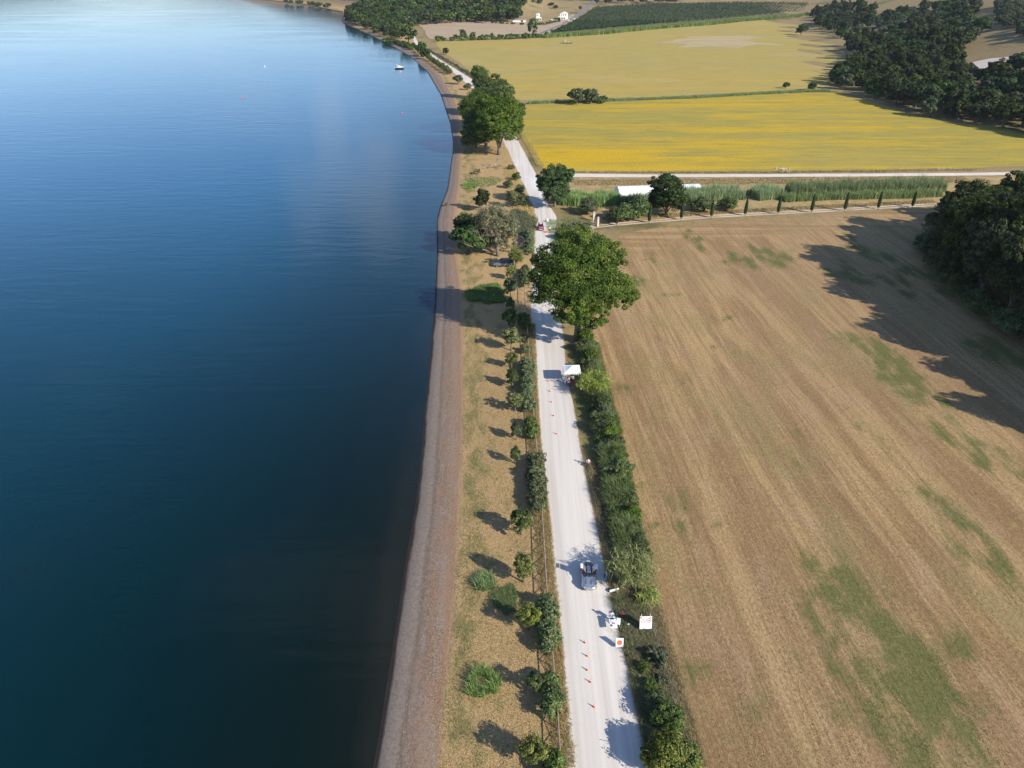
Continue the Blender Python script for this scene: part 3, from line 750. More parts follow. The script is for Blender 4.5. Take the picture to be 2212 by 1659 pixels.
def bushlib(seed, leaf, r=1.6, h=2.4, ncl=120, nl=75, size=0.125, name='bush'):
    rng = np.random.RandomState(seed)
    t = thing(name, 'leafy bush', 'bush')
    bl = [(0, 0, h * 0.45, r * 0.8, r * 0.8, h * 0.5)] + [(rng.uniform(-.6, .6) * r, rng.uniform(-.6, .6) * r, h * rng.uniform(0.3, 0.75), r * 0.45, r * 0.45, h * 0.3) for _ in range(6)]
    ps = [([(0, 0, -0.1), (rng.uniform(-.3, .3), rng.uniform(-.3, .3), h * 0.4), (rng.uniform(-.7, .7) * r, rng.uniform(-.7, .7) * r, h * 0.8)], [0.06, 0.04, 0.015]) for _ in range(8)]
    link('stems', tubes('stems', ps, 5), M['bark'], t, True)
    link('foliage', crown_mesh('foliage', bl, ncl, nl, size, rng, (0.2, 0.42), 0.5, low=-0.3), M[leaf], t)
    return Lib(t)
bHa = bushlib(81, 'l_bramble'); bHb = bushlib(82, 'l_bramble', 1.7, 2.2); bHc = bushlib(83, 'l_hedge'); bPa = bushlib(84, 'l_pale', 1.3, 1.8, 60, 50, 0.14); bSm = bushlib(85, 'l_small', 1.8, 2.4)
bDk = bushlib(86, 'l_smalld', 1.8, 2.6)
bFar = bushlib(87, 'l_bramble', 2.2, 2.4, 40, 30, 0.5)

# ---- wood at the right edge
GW = 'dark trees of the wood beside the brown field'
EY = [20, 60, 76, 100, 130, 150, 168, 180, 196]; EXX = [111, 107, 102, 97, 95.5, 99, 107, 117, 138]
r_ = random.Random(3); k = 0
y = 28.0
while y < 196:
    e0 = float(np.interp(y, EY, EXX))
    for c in range(5):
        px = e0 + c * 9.5 + r_.uniform(-2, 2); py = y + r_.uniform(-2.5, 2.5)
        if py > 184: continue
        lib = [bigA, bigB, bigC][k % 3]; k += 1
        s = r_.uniform(0.88, 1.12)
        lab = 'dark evergreen tree in the front row of the wood shading the brown field' if c == 0 else 'dark evergreen tree deep in the wood at the right edge'
        lib.put((px, py, 0), r_.uniform(0, 6.28), (s, s, s * r_.uniform(0.95, 1.15) * (1.1 if py < 155 else 0.9)), lab, 'tree', GW + (' (front row)' if c == 0 else ''), 'evergreen_tree')
    for j in range(2):
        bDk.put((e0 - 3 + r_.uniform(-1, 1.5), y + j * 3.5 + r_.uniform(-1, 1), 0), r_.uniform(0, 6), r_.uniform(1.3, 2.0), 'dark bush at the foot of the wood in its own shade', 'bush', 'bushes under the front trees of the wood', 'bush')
    y += 8.2
# ---- wooded hillside beyond the yellow fields
GHW = 'trees on the wooded hillside'
dense = [(1790,188),(1845,200),(2000,252),(2211,292),(2340,312),(2400,190),(2211,150),(2165,160),(2100,172),(2050,140),(2085,110),(2040,82),(1960,80),(1900,96),(1832,98),(1838,150)]
pts = scatter(dense, 9.6, (150, 420, 260, 760), 7)
for j, p in enumerate(pts):
    lib = r_.choice([oakA, oakB, oakC, oakA, oakB, olvB]); s = r_.uniform(0.95, 1.55)
    sil = lib is olvB
    foot = p[2] < 1.2; hi = p[2] > 14
    lib.put((p[0], p[1], p[2] - 0.2), r_.uniform(0, 6.28), s, 'silvery tree among darker ones on the wooded hillside' if sil else ('dark tree along the foot of the wooded hillside, casting shade on the yellow fields' if foot else ('dark tree high on the wooded hillside near the pale path' if hi else 'dark green tree packed into the middle slope of the wooded hillside')),
            'tree', 'silvery trees on the wooded hillside' if sil else ('trees along the foot of the hillside' if foot else ('trees high on the wooded hillside' if hi else GHW)), 'olive_tree' if sil else 'oak_tree')
sp_ = scatter([(1890,40),(2110,8),(2128,70),(2085,110),(2000,85),(1890,78)], 13.0, (250, 620, 480, 1100), 8)
for p in sp_:
    lib = r_.choice([olvA, olvB, oakA, oakC, olvA]); s = r_.uniform(1.0, 1.5); ol = lib in (olvA, olvB)
    lib.put((p[0], p[1], p[2] - 0.2), r_.uniform(0, 6.28), s, 'grey green olive tree on the upper hillside' if ol else 'round dark tree among olives on the upper hillside', 'tree',
            'olive trees on the upper hillside' if ol else 'dark trees on the upper hillside', 'olive_tree' if ol else 'broadleaf_tree')
for p in scatter([(2150,12),(2300,12),(2300,85),(2200,84),(2150,50)], 9.0, (300, 640, 380, 1000), 9):
    olvB.put((p[0], p[1], p[2] - 0.2), r_.uniform(0, 6.28), r_.uniform(0.9, 1.3), 'grey olive tree beside the bare slope in the top right corner', 'tree', 'olive trees beside the bare slope')
for p in scatter([(1752,50),(1765,60),(1830,88),(1880,76),(1885,30),(1850,18),(1790,22),(1752,36)], 15.0, (230, 560, 560, 1200), 10):
    lib = r_.choice([oakA, oakB, olvA]); 
    lib.put((p[0], p[1], p[2] - 0.2), r_.uniform(0, 6.28), r_.uniform(1.2, 1.6), 'dark tree in the clump at the far corner of the ripening field', 'tree', 'trees at the far corner of the ripening field', 'broadleaf_tree')
for u, v, s, lab in [(1730,76,1.35,'lone round dark tree standing out in the far field corner'), (1815,84,1.1,'bushy green tree at the edge of the far corner clump'), (2005,100,1.5,'large dark round tree above the open slope'),
                     (2195,158,1.4,'large dark tree just below the pale hillside path'), (1697,191,0.48,'small dark bush tree at the end of the field hedge'), (1752,196,0.6,'low dark tree where the field hedge meets the wood')]:
    x, y, z = G(u, v); oakC.put((x, y, z - 0.2), r_.uniform(0, 6), s, lab, 'tree', None)
# ---- far wood on the headland
hl = [(735,52),(770,66),(800,80),(835,90),(872,90),(890,70),(905,56),(1000,51),(1116,50),(1128,20),(1140,-14),(640,-14),(728,20)]
pts = scatter(hl, 13.0, (-330, 60, 740, 1340), 12, cond=lambda x, y: x > f_shore(y) + 7)
pts.sort(key=lambda p: p[1])
for p in pts[:290]:
    lib = r_.choice([farA, farA, farB, farB, farC]); s = r_.uniform(0.85, 1.25)
    if p[1] < 900: s *= 0.75
    lib.put((p[0], p[1], p[2] - 0.3), r_.uniform(0, 6.28), s, 'tree in the far wood covering the headland by the lake', 'tree', 'trees of the far wood on the headland')
for u, v, r0, h0, lib, lab in [(883,93,9,16,farA,'big dark round tree on the shore where the far wood begins'), (912,122,4.6,12,farC,'taller tree on the far road bend beside the beach'), (921,128,4.2,9,farB,'lower tree in front on the far road bend beside the beach'),
        (963,118,3.2,5.6,farA,'lone dark bush tree in the pale corner of the ripening field'), (985,84,2.6,4.5,farA,'small dark tree at the left of the distant field row'), (1001,84,3.8,9.5,farC,'tallest light green tree in the distant field row'),
        (1021,84,3.4,7,farC,'round tree third in the distant field row'), (1063,82,2.3,5,farB,'small tree at the right of the distant field row'), (1151,77,5.8,18,farC,'big loose tree in front of the far white houses'),
        (1208,48,1.6,6,farA,'small slim tree beside the far house road'), (1253,22,3,6,farA,'dark small tree above the far road'), (1130,14,3.5,7,farB,'small tree in the far orchard strip'),
        (1190,14,5,6,farA,'dark tree left of the pair behind the white house'), (1200,20,4.5,6,farA,'dark tree right of the pair behind the white house'), (843,93,5,5.5,farC,'low pale bush tree at the end of the beach'), (860,96,4,4.5,farC,'low green bush tree on the beach end')]:
    x, y, z = G(u, v); br = 6.3; bh = 14.0
    lib.put((x, y, z - 0.2), r_.uniform(0, 6), (r0 / br, r0 / br, h0 / bh), lab, 'tree', None)
# far wooded strip at the top edge
for j in range(26):
    u = r_.uniform(1270, 1480); x, y, z = G(u, r_.uniform(1, 10)); farA.put((x, y, z), r_.uniform(0, 6), r_.uniform(0.7, 1.1), 'dark tree in the far plantation at the top edge', 'tree', 'trees of the far plantation')
for j in range(14):
    u = r_.uniform(612, 728); x, y, z = G(u, 6 + (u - 612) * 0.12 + r_.uniform(-2, 2)); farB.put((x + 3, y, max(z, 0) - 0.3), r_.uniform(0, 6), (0.8, 0.8, 0.55), 'low tree on the farthest strip of shore', 'tree', 'low trees on the farthest shore')
for j in range(12):
    u = r_.uniform(1090, 1240); x, y, z = G(u, r_.uniform(2, 12)); farC.put((x, y, z), r_.uniform(0, 6), r_.uniform(0.4, 0.7), 'small tree scattered among the far plots', 'tree', 'small trees among the far plots')
# hedges of bushes: far field edge, road bend
def row_of(lib, pts_, step, s, lab, grp, jit=0.6, cat='bush', name='bush'):
    w = [G(*p) for p in pts_]
    for a, b_ in zip(w[:-1], w[1:]):
        L = math.hypot(b_[0] - a[0], b_[1] - a[1]); n_ = max(1, int(L / step))
        for j in range(n_):
            t = (j + r_.random()) / n_
            x = a[0] + (b_[0] - a[0]) * t + r_.uniform(-jit, jit); y = a[1] + (b_[1] - a[1]) * t + r_.uniform(-jit, jit)
            q_ = r_.uniform(*s); lib.put((x, y, float(T(x, y))), r_.uniform(0, 6), q_, lab, cat, grp, name)
row_of(bFar, [(945,89),(1100,85),(1185,80)], 4.5, (1.0, 1.9), 'bush in the long hedge between the tan and ripening fields', 'bushes of the distant field hedge', 1.5)
row_of(bFar, [(835,93),(866,97),(893,108)], 4.0, (1.0, 1.7), 'bush at the far end of the beach', 'bushes at the far end of the beach', 1.5)
row_of(smB, [(893,103),(914,124)], 5.0, (0.9, 1.2), 'small tree in the far end of the beach row', 'small trees along the far beach', 0.5, 'tree', 'small_tree')
row_of(smC, [(926,130),(948,147),(975,163)], 4.6, (0.8, 1.1), 'small tree casting a thin shadow on the far beach', 'small trees casting thin shadows', 0.4, 'tree', 'small_tree')
row_of(bHc, [(893,99),(915,115),(940,135),(975,160)], 2.6, (0.7, 1.0), 'low bush between the far beach and the white road', 'low bushes beside the far road', 0.4)
row_of(bPa, [(930,112),(975,138),(1020,165),(1048,190)], 3.0, (0.6, 1.0), 'pale scrub bush on the field side of the far road', 'pale scrub beside the far road', 0.6)
row_of(bFar, [(1060,50),(1160,55),(1210,47)], 5.0, (0.8, 1.1), 'bush of the dark hedge before the far houses', 'bushes of the hedge before the far houses', 0.3)

# ---- orchard: nearest rows as single trees, the rest as one planting
orch = [(1190,73),(1230,54),(1286,17),(1400,10),(1600,6),(1745,8),(1736,24),(1600,37),(1400,54)]
ot = LT(91, 1.9, 3.4, 0.4, 'l_orchard', 24, 16, 0.7, name='orchard_tree')
pts = scatter(orch, 6.0, (20, 420, 700, 1250), 14, jitter=0.08)
pts.sort(key=lambda p: p[1])
for p in pts[:280]:
    ot.put(p, r_.uniform(0, 6), r_.uniform(0.9, 1.15), 'small round fruit tree in the nearest rows of the far orchard', 'tree', 'fruit trees in the far orchard', 'orchard_tree')
rng = np.random.RandomState(4)
A = np.array(pts[280:]); 
if len(A):
    nl = 26
    d = rng.normal(size=(len(A) * nl, 3)); d /= np.linalg.norm(d, axis=1, keepdims=True); d[:, 2] = np.abs(d[:, 2])
    C_ = np.repeat(A, nl, 0) + d * np.array([1.9, 1.9, 3.0]) * rng.uniform(0.7, 1, (len(d), 1))
    tag(link('orchard_planting', quads_mesh('orchard_planting', C_, d + rng.normal(size=d.shape) * 0.4, 0.95, rng.uniform(0.1, 0.9, len(d)), 1.2, rng), M['l_orchard']),
        'rows of small fruit trees farther back in the orchard', 'orchard', kind='stuff')

# ------------------------------------------------------------------ blades: reeds, canes, weeds, grass
def blades_mesh(name, B_, H_, Wd, lean, rng, seg=3, droop=0.5, tint=None):
    n_ = len(B_); az = rng.uniform(0, 6.283, n_)
    D = np.column_stack([np.cos(az), np.sin(az), np.zeros(n_)]); fa = az + 1.57 + rng.uniform(-0.6, 0.6, n_)
    S = np.column_stack([np.cos(fa), np.sin(fa), np.zeros(n_)])
    L = lean * rng.uniform(0.3, 1.6, n_)
    V_ = np.zeros((n_, seg + 1, 2, 3))
    for k_ in range(seg + 1):
        t = k_ / seg
        c = B_ + D * (L * H_ * t ** 1.8)[:, None]
        c[:, 2] += H_ * (t - droop * L * t * t)
        w = Wd * (1 - 0.85 * t) * 0.5
        V_[:, k_, 0] = c - S * np.reshape(w, (-1, 1)); V_[:, k_, 1] = c + S * np.reshape(w, (-1, 1))
    idx = np.arange(n_)[:, None] * (2 * (seg + 1)) + np.arange(seg)[None, :] * 2
    q = np.stack([idx, idx + 1, idx + 3, idx + 2], -1).reshape(-1, 4)
    if tint is None: tint = np.clip(rng.normal(0.5, 0.22, n_), 0, 1)
    return mesh_np(name, V_.reshape(-1, 3), quads=q, attrs={'tint': np.repeat(tint, 2 * (seg + 1))})
def along(pts_, n_, width, rng, zf=None):
    w = np.array([G(*p) for p in pts_]); L = np.r_[0, np.cumsum(np.hypot(*np.diff(w[:, :2], axis=0).T))]
    t = rng.uniform(0, L[-1], n_); x = np.interp(t, L, w[:, 0]); y = np.interp(t, L, w[:, 1])
    dx = np.interp(t + 0.5, L, w[:, 0]) - np.interp(t - 0.5, L, w[:, 0]); dy = np.interp(t + 0.5, L, w[:, 1]) - np.interp(t - 0.5, L, w[:, 1])
    nn = np.hypot(dx, dy) + 1e-6; o_ = rng.uniform(-0.5, 0.5, n_) * width
    x = x - dy / nn * o_; y = y + dx / nn * o_
    return np.column_stack([x, y, T(x, y) + 0.0])
def reedbed(name, lab, pts_, n_, width, h, mat, wd=0.16, lean=0.28, cat='reeds', seed=1, kind='stuff', clump=True):
    rng = np.random.RandomState(seed); B_ = along(pts_, n_, width, rng)
    hh = h * rng.uniform(0.65, 1.15, n_) * (0.85 + 0.2 * np.sin(B_[:, 0] * 0.9) * np.sin(B_[:, 1] * 1.1 + 1))
    return tag(link(name, blades_mesh(name, B_, hh, wd, lean, rng), M[mat]), lab, cat, kind=kind)
reedbed('reed_bed', 'dense green reed bed left of the greenhouse beside the road junction', [(1212,436),(1260,440),(1335,436)], 5200, 7.5, 3.6, 'l_reedbed', 0.22, 0.22, seed=1)
reedbed('reed_bed', 'short reed bed to the right of the dark tree near the greenhouse', [(1480,432),(1540,428),(1596,424)], 3800, 8, 3.9, 'l_reedbed', 0.22, 0.22, seed=2)
reedbed('reed_bed', 'small clump of tall reeds at the left of the long reed rows', [(1626,428),(1680,423)], 3200, 7, 3.8, 'l_reedbed', 0.22, 0.22, seed=3)
reedbed('reed_bed', 'long back row of reeds reaching towards the wood', [(1702,419),(1850,414),(2032,409)], 9000, 6, 4.2, 'l_reedbed', 0.22, 0.22, seed=4)
reedbed('reed_bed', 'lower front row of reeds behind the cypress line', [(1690,434),(1800,429),(1960,426),(2030,422)], 6000, 3.5, 2.6, 'l_reedbed', 0.20, 0.25, seed=5)
reedbed('reed_band', 'pale green band of reeds along the foot of the far orchard', [(1175,82),(1300,74),(1420,62),(1600,46),(1745,33)], 9000, 7, 4.5, 'l_reed', 0.8, 0.2, seed=6)
reedbed('hedge_reeds', 'low green reedy hedge dividing the two yellow fields', [(1140,224),(1300,219),(1500,212),(1650,203),(1790,197)], 12000, 3.2, 1.7, 'l_reedbed', 0.28, 0.3, cat='hedge', seed=7)
reedbed('roadside_weeds', 'dark dry weeds along the edge of the bright yellow field', [(1190,372),(1500,373),(1800,371),(2110,367)], 9000, 1.6, 0.8, 'l_dry', 0.16, 0.5, cat='weeds', seed=8)
reedbed('bank_weeds', 'tall dry weeds on the bank between path and reeds', [(1240,395),(1500,393),(1800,391),(2090,388)], 9000, 7, 0.7, 'l_dry', 0.16, 0.6, cat='weeds', seed=9)
reedbed('bank_weeds', 'dry weeds between the reeds and the cypress drive', [(1300,474),(1500,462),(1800,446),(2020,436)], 6000, 3, 0.6, 'l_dry', 0.15, 0.6, cat='weeds', seed=10)
# verge beside the road on the right
vy = [(1250,745),(1262,800),(1276,870),(1290,930),(1305,1000),(1322,1080),(1345,1170),(1368,1260),(1395,1360),(1412,1440),(1440,1540),(1470,1659)]
reedbed('verge_weeds', 'tangled dry and green weeds between the road and the right hedge', vy[4:], 30000, 4.6, 0.8, 'l_dry', 0.045, 0.8, cat='weeds', seed=11)
reedbed('verge_grass', 'green grass and weeds along the right side of the road', vy, 11000, 4.8, 0.5, 'l_grass', 0.05, 0.8, cat='grass', seed=12)
reedbed('verge_weeds', 'dry grass tufts along the wooden fence on the left', [(1146,700),(1152,900),(1160,1000),(1176,1150),(1188,1290),(1200,1440),(1212,1560),(1220,1659)], 22000, 1.9, 0.5, 'l_dry', 0.045, 0.8, cat='weeds', seed=13)
reedbed('roadside_weeds', 'scrubby weeds beside the road past the junction on the left', [(1150,500),(1146,470),(1120,420),(1098,360)], 3500, 4.0, 0.9, 'l_dry', 0.07, 0.6, cat='weeds', seed=14)
reedbed('roadside_weeds', 'scrubby weeds on the right of the road towards the big poplars', [(1168,360),(1150,325),(1128,290)], 2500, 2.5, 0.9, 'l_dry', 0.12, 0.6, cat='weeds', seed=15)
reedbed('junction_weeds', 'rough grass between the road junction and the big tree', [(1212,475),(1225,510),(1240,560)], 5000, 9, 0.9, 'l_reed', 0.08, 0.6, cat='weeds', seed=16)
reedbed('field_edge_grass', 'fringe of dry grass along the left edge of the brown field', [(1290,740),(1302,800),(1332,909),(1362,1062),(1378,1160),(1402,1268),(1444,1418),(1514,1659)], 16000, 1.0, 0.5, 'l_dry', 0.045, 0.7, cat='grass', seed=17)
hedge_line = [(f_fe(y_) - 1.0, y_) for y_ in np.arange(46, 112, 3.0)]
rng = np.random.RandomState(18); n_ = 30000; yy = rng.uniform(58, 112, n_); xx = f_fe(yy) - rng.uniform(0.1, 2.8, n_)
tag(link('hedge_growth', blades_mesh('hedge_growth', np.column_stack([xx, yy, 0 * xx]), (3.0 - 0.35 * (f_fe(yy) - xx)) * rng.uniform(0.6, 1.1, n_) * (0.85 + 0.2 * np.sin(yy * 0.8)), 0.075, 0.45, rng), M['l_reed']), 'feathery growth on the right hedge, coloured lighter for its sunlit top and field side', 'hedge', kind='stuff')  # lighter blades put the hedge's sunlit top and field side into colour
reedbed('reed_bed', 'reeds in front of the white greenhouse', [(1335,441),(1400,439),(1485,434)], 4200, 4.0, 3.3, 'l_reedbed', 0.20, 0.25, seed=19)
reedbed('verge_tufts', 'pale tall grass tufts between the notice board and the bottom edge', [(1352,1290),(1378,1360),(1392,1420),(1412,1500),(1430,1580),(1445,1659)], 9000, 3.6, 0.9, 'l_pale', 0.05, 0.8, cat='grass', seed=41)
# reed patches on the lakeside grass
def patch(name, lab, u, v, rx, ry, n_, h, mat, wd, lean, hole=0.0, cat='reeds', seed=1, droop=0.5):
    rng = np.random.RandomState(seed); c = G(u, v); a = rng.uniform(0, 6.283, n_); r2 = np.sqrt(rng.uniform(hole ** 2, 1, n_)) * (0.88 + 0.14 * np.sin(3 * a + seed) + 0.08 * np.sin(7 * a))
    B_ = np.column_stack([c[0] + np.cos(a) * r2 * rx, c[1] + np.sin(a) * r2 * ry, np.zeros(n_)])
    return tag(link(name, blades_mesh(name, B_, h * rng.uniform(0.6, 1.1, n_), wd, lean, rng, droop=droop), M[mat]), lab, cat, kind='stuff')
patch('reed_patch', 'ring of green reeds with a bare middle on the dry lakeside grass', 1044, 1478, 1.65, 1.75, 1100, 1.1, 'l_reed', 0.085, 0.6, 0.5, seed=21)
patch('reed_patch', 'round clump of green reeds near the fourth small tree', 1048, 1262, 1.35, 1.35, 850, 1.2, 'l_reed', 0.085, 0.6, seed=22)
patch('nettle_patch', 'large dark green patch of tall plants below the parked car', 1052, 637, 4.6, 5.5, 6500, 1.0, 'l_grass', 0.13, 0.6, seed=23, cat='plants')
patch('green_patch', 'green grass shaded by small trees beside the reed clump', 1092, 1295, 1.7, 2.3, 2600, 0.45, 'l_grass', 0.05, 0.7, cat='grass', seed=24)
patch('green_patch', 'green growth on the lakeside under the large poplars', 1045, 392, 6.5, 7, 1500, 0.5, 'l_grass', 0.12, 0.6, cat='grass', seed=25)
patch('green_patch', 'light green plants near the shore left of the far trees', 1015, 402, 3, 4, 1200, 0.8, 'l_reed', 0.14, 0.6, cat='plants', seed=26)
patch('dry_scrub', 'pale dry scrub beside the road behind the willow', 1125, 480, 4.5, 12, 5000, 1.0, 'l_pale', 0.09, 0.6, cat='scrub', seed=27)
# tufts over the lakeside grass
rng = np.random.RandomState(77); n_ = 26000
yy = rng.uniform(24, 140, n_) ** 1.0; tt = rng.uniform(0.04, 0.97, n_); xx = lerp(f_beach(yy), f_rl(yy), tt)
keep = (np.sin(xx * 1.3 + 1) * np.sin(yy * 0.7) + rng.normal(0, 0.6, n_)) > 0.0
B_ = np.column_stack([xx, yy, 0 * xx])[keep]
tag(link('lakeside_tufts', blades_mesh('lakeside_tufts', B_, rng.uniform(0.08, 0.26, len(B_)), 0.05, 0.8, rng), M['l_dry']), 'short dry grass tufts across the lakeside meadow', 'grass', kind='stuff')

rng = np.random.RandomState(78); n_ = 34000
yy = rng.uniform(24, 110, n_); tt = rng.uniform(0.02, 0.98, n_); xx = lerp(f_beach(yy), f_rl(yy), tt)
tag(link('lakeside_straw', blades_mesh('lakeside_straw', np.column_stack([xx, yy, 0 * xx]), rng.uniform(0.06, 0.20, n_), 0.045, 1.0, rng, 2), M['l_dry']), 'fine pale straw over the whole lakeside meadow', 'grass', kind='stuff')
n_ = 9000; yy = rng.uniform(24, 120, n_); tt = np.clip(rng.normal(0.2, 0.12, n_), 0.03, 0.95); tt = np.where(rng.rand(n_) < 0.35, rng.uniform(0.05, 0.95, n_), tt); xx = lerp(f_beach(yy), f_rl(yy), tt)
kp = np.sin(xx * 1.1 + yy * 0.35) * np.sin(yy * 0.45 + 1) + rng.normal(0, 0.35, n_) > 0.25
tag(link('green_tufts', blades_mesh('green_tufts', np.column_stack([xx, yy, 0 * xx])[kp], rng.uniform(0.10, 0.30, n_)[kp], 0.06, 0.9, rng, 2), M['l_grass']), 'scattered green grass tufts on the lakeside meadow', 'grass', kind='stuff')
n_ = 90000; yy = 30 + 85 * rng.rand(n_) ** 1.5; x0_ = f_fe(yy) + 0.3; xx = x0_ + rng.rand(n_) * (yy * 0.95 + 12)
bnd = np.sin(xx * 2.1) + 0.8 * np.sin(xx * 0.9 + 1) + rng.normal(0, 0.7, n_); kp = bnd > 0.0
tag(link('field_stubble', blades_mesh('field_stubble', np.column_stack([xx, yy, 0 * xx + 0.03])[kp], rng.uniform(0.06, 0.17, n_)[kp], 0.06, 0.9, rng, 2), M['l_dry']), 'short cut stubble standing on the brown field', 'stubble', kind='stuff')
n_ = 26000; yy = 26 + 100 * rng.rand(n_) ** 1.3; tt = np.clip(rng.normal(0.72, 0.18, n_), 0.42, 1.02); xx = lerp(f_shore(yy), f_beach(yy), tt)
kp = np.sin(yy * 0.31 + xx * 1.7) + rng.normal(0, 0.6, n_) > 0.0; pb = np.column_stack([xx, yy, np.interp(tt, [0, .25, .42, .6, .8, 1], [-.4, -.2, -.17, -.10, -.04, 0]) + 0.02])[kp]
M['litter'] = leaf_mat('leaf_litter', (0.20, 0.105, 0.065), (0.36, 0.25, 0.17), (0.38, 0.30, 0.24), trans=0.0)
tag(link('beach_litter', quads_mesh('beach_litter', pb, rng.normal(size=pb.shape) * 0.5 + np.array([0, 0, 1]), 0.065, rng.uniform(0, 1, len(pb)), 1.5, rng), M['litter']), 'reddish dead leaves and pebbles strewn along the upper beach', 'litter', kind='stuff')
# cane clumps: arching stems with long leaves
def cane(lab, u, v, r, h, seed, n_st=70):
    rng = np.random.RandomState(seed); c = G(u, v)
    t = thing('cane_clump', lab, 'cane', c)
    P_, C_, N_ = [], [], []
    for k_ in range(n_st):
        a = rng.uniform(0, 6.283); b0 = np.array([math.cos(a), math.sin(a), 0]) * rng.uniform(0, r * 0.4)
        a2 = a + rng.uniform(-0.5, 0.5); L = rng.uniform(0.2, 1.0) * r * 1.15; hh = h * rng.uniform(0.7, 1.05)
        pt = [b0 + np.array([math.cos(a2) * L * s ** 2, math.sin(a2) * L * s ** 2, hh * (s * 1.35 - 0.42 * s ** 3 * (0.6 + L / r * 0.6))]) for s in (0, 0.35, 0.7, 1.0)]
        P_.append(([tuple(p) for p in pt], [0.022, 0.018, 0.012, 0.005]))
        for j in range(16):
            s = rng.uniform(0.25, 1.0); i0 = min(int(s / 0.334), 2); f = s / 0.334 - i0
            p = pt[i0] * (1 - f) + pt[min(i0 + 1, 3)] * f
            C_.append(p)
    B_ = np.array(C_)
    link('stems', tubes('stems', P_, 4), M['l_dry'] if False else M['deadwood'], t, True)
    n2 = len(B_); az = rng.uniform(0, 6.283, n2)
    me = blades_mesh('leaves', B_, rng.uniform(0.5, 1.05, n2), 0.10, 1.0, rng, 3, 0.95)
    link('leaves', me, M['l_cane'], t)
    return t
cane('arching yellow green cane clump beside the white board and the open silver car', 1362, 1262, 2.5, 3.6, 5, 150)
cane('yellow green cane clump in the hedge just below the white gazebo', 1284, 850, 2.5, 3.3, 6, 150)
cane('pale cane tips spilling over the field edge below the big cane clump', 1398, 1300, 1.1, 1.5, 7, 30)

# ---- right hand hedge, bottom to top
hb = [(1437,1648,'b',1.25),(1462,1655,'b',1.2),(1440,1560,'d',1.0),(1418,1528,'d',0.8),(1420,1422,'p',0.95),(1402,1418,'p',0.55),(1386,1212,'c',0.95),(1378,1180,'a',0.95),(1370,1148,'c',1.0),(1364,1118,'a',0.95),(1338,1112,'p',0.8),
      (1357,1090,'b',1.0),(1350,1062,'a',1.0),(1325,1058,'p',0.85),(1345,1036,'c',1.0),(1339,1012,'b',1.05),(1316,1018,'p',0.9),(1333,990,'a',1.05),(1327,966,'c',1.1),(1305,968,'p',1.0),(1320,943,'b',1.1),(1313,920,'a',1.1),(1296,930,'d',1.0),
      (1306,898,'c',1.15),(1289,900,'p',1.0),(1299,876,'a',1.15),(1268,790,'p',1.2),(1280,800,'b',1.1),(1274,775,'a',1.1),(1268,752,'b',1.15),(1262,735,'a',1.3),(1252,752,'c',0.9)]
libs = {'a': bHa, 'b': bHb, 'c': bHc, 'd': bDk, 'p': bPa}
desc = {'a': 'bright green bramble bush', 'b': 'fresh green leafy bush', 'c': 'deep green dense bush', 'd': 'dark blue green bush', 'p': 'pale grey green shrub'}
cnt = {}
for u, v, kd, s in hb:
    cnt[kd] = cnt.get(kd, 0) + 1
    x, y, z = G(u, v + 6)
    if kd == 'b' and cnt[kd] <= 2:
        lab = ['bright yellow green bush at the bottom edge nearest the road', 'bright yellow green bush at the bottom edge nearest the field'][cnt[kd] - 1]
        bSm.put((x, y, z), r_.uniform(0, 6), s * 1.05, lab, 'bush', None, 'bush'); continue
    libs[kd].put((x, y, z), r_.uniform(0, 6), (s * 0.84, s * 1.0, s * 0.9), '%s in the right roadside hedge, %s of its kind from the bottom' % (desc[kd], ordn(cnt[kd] - 1)), 'bush', None, 'bush')

for j in range(26):
    t_ = j / 25.0; v = 1190 - t_ * 420; y = P(1300, v)[1]
    x = lerp(float(f_rr(y)), float(f_fe(y)), r_.uniform(0.45, 0.62)); lib = r_.choice([bHa, bHb, bPa, bHc])
    lib.put((x, y, 0), r_.uniform(0, 6), r_.uniform(0.4, 0.62), 'low bush filling the road side of the right hedge', 'bush', 'low bushes filling the right hedge', 'bush')
for j in range(9):
    v = 1560 - j * 14 if j > 4 else 1640 - j * 34; y = P(1400, v)[1]; x = lerp(float(f_rr(y)), float(f_fe(y)), r_.uniform(0.3, 0.85))
    r_.choice([bPa, bDk, bPa]).put((x, y, 0), r_.uniform(0, 6), r_.uniform(0.3, 0.55), 'small shrub in the tangle between notice board and bottom edge', 'bush', 'small shrubs in the roadside tangle', 'bush')
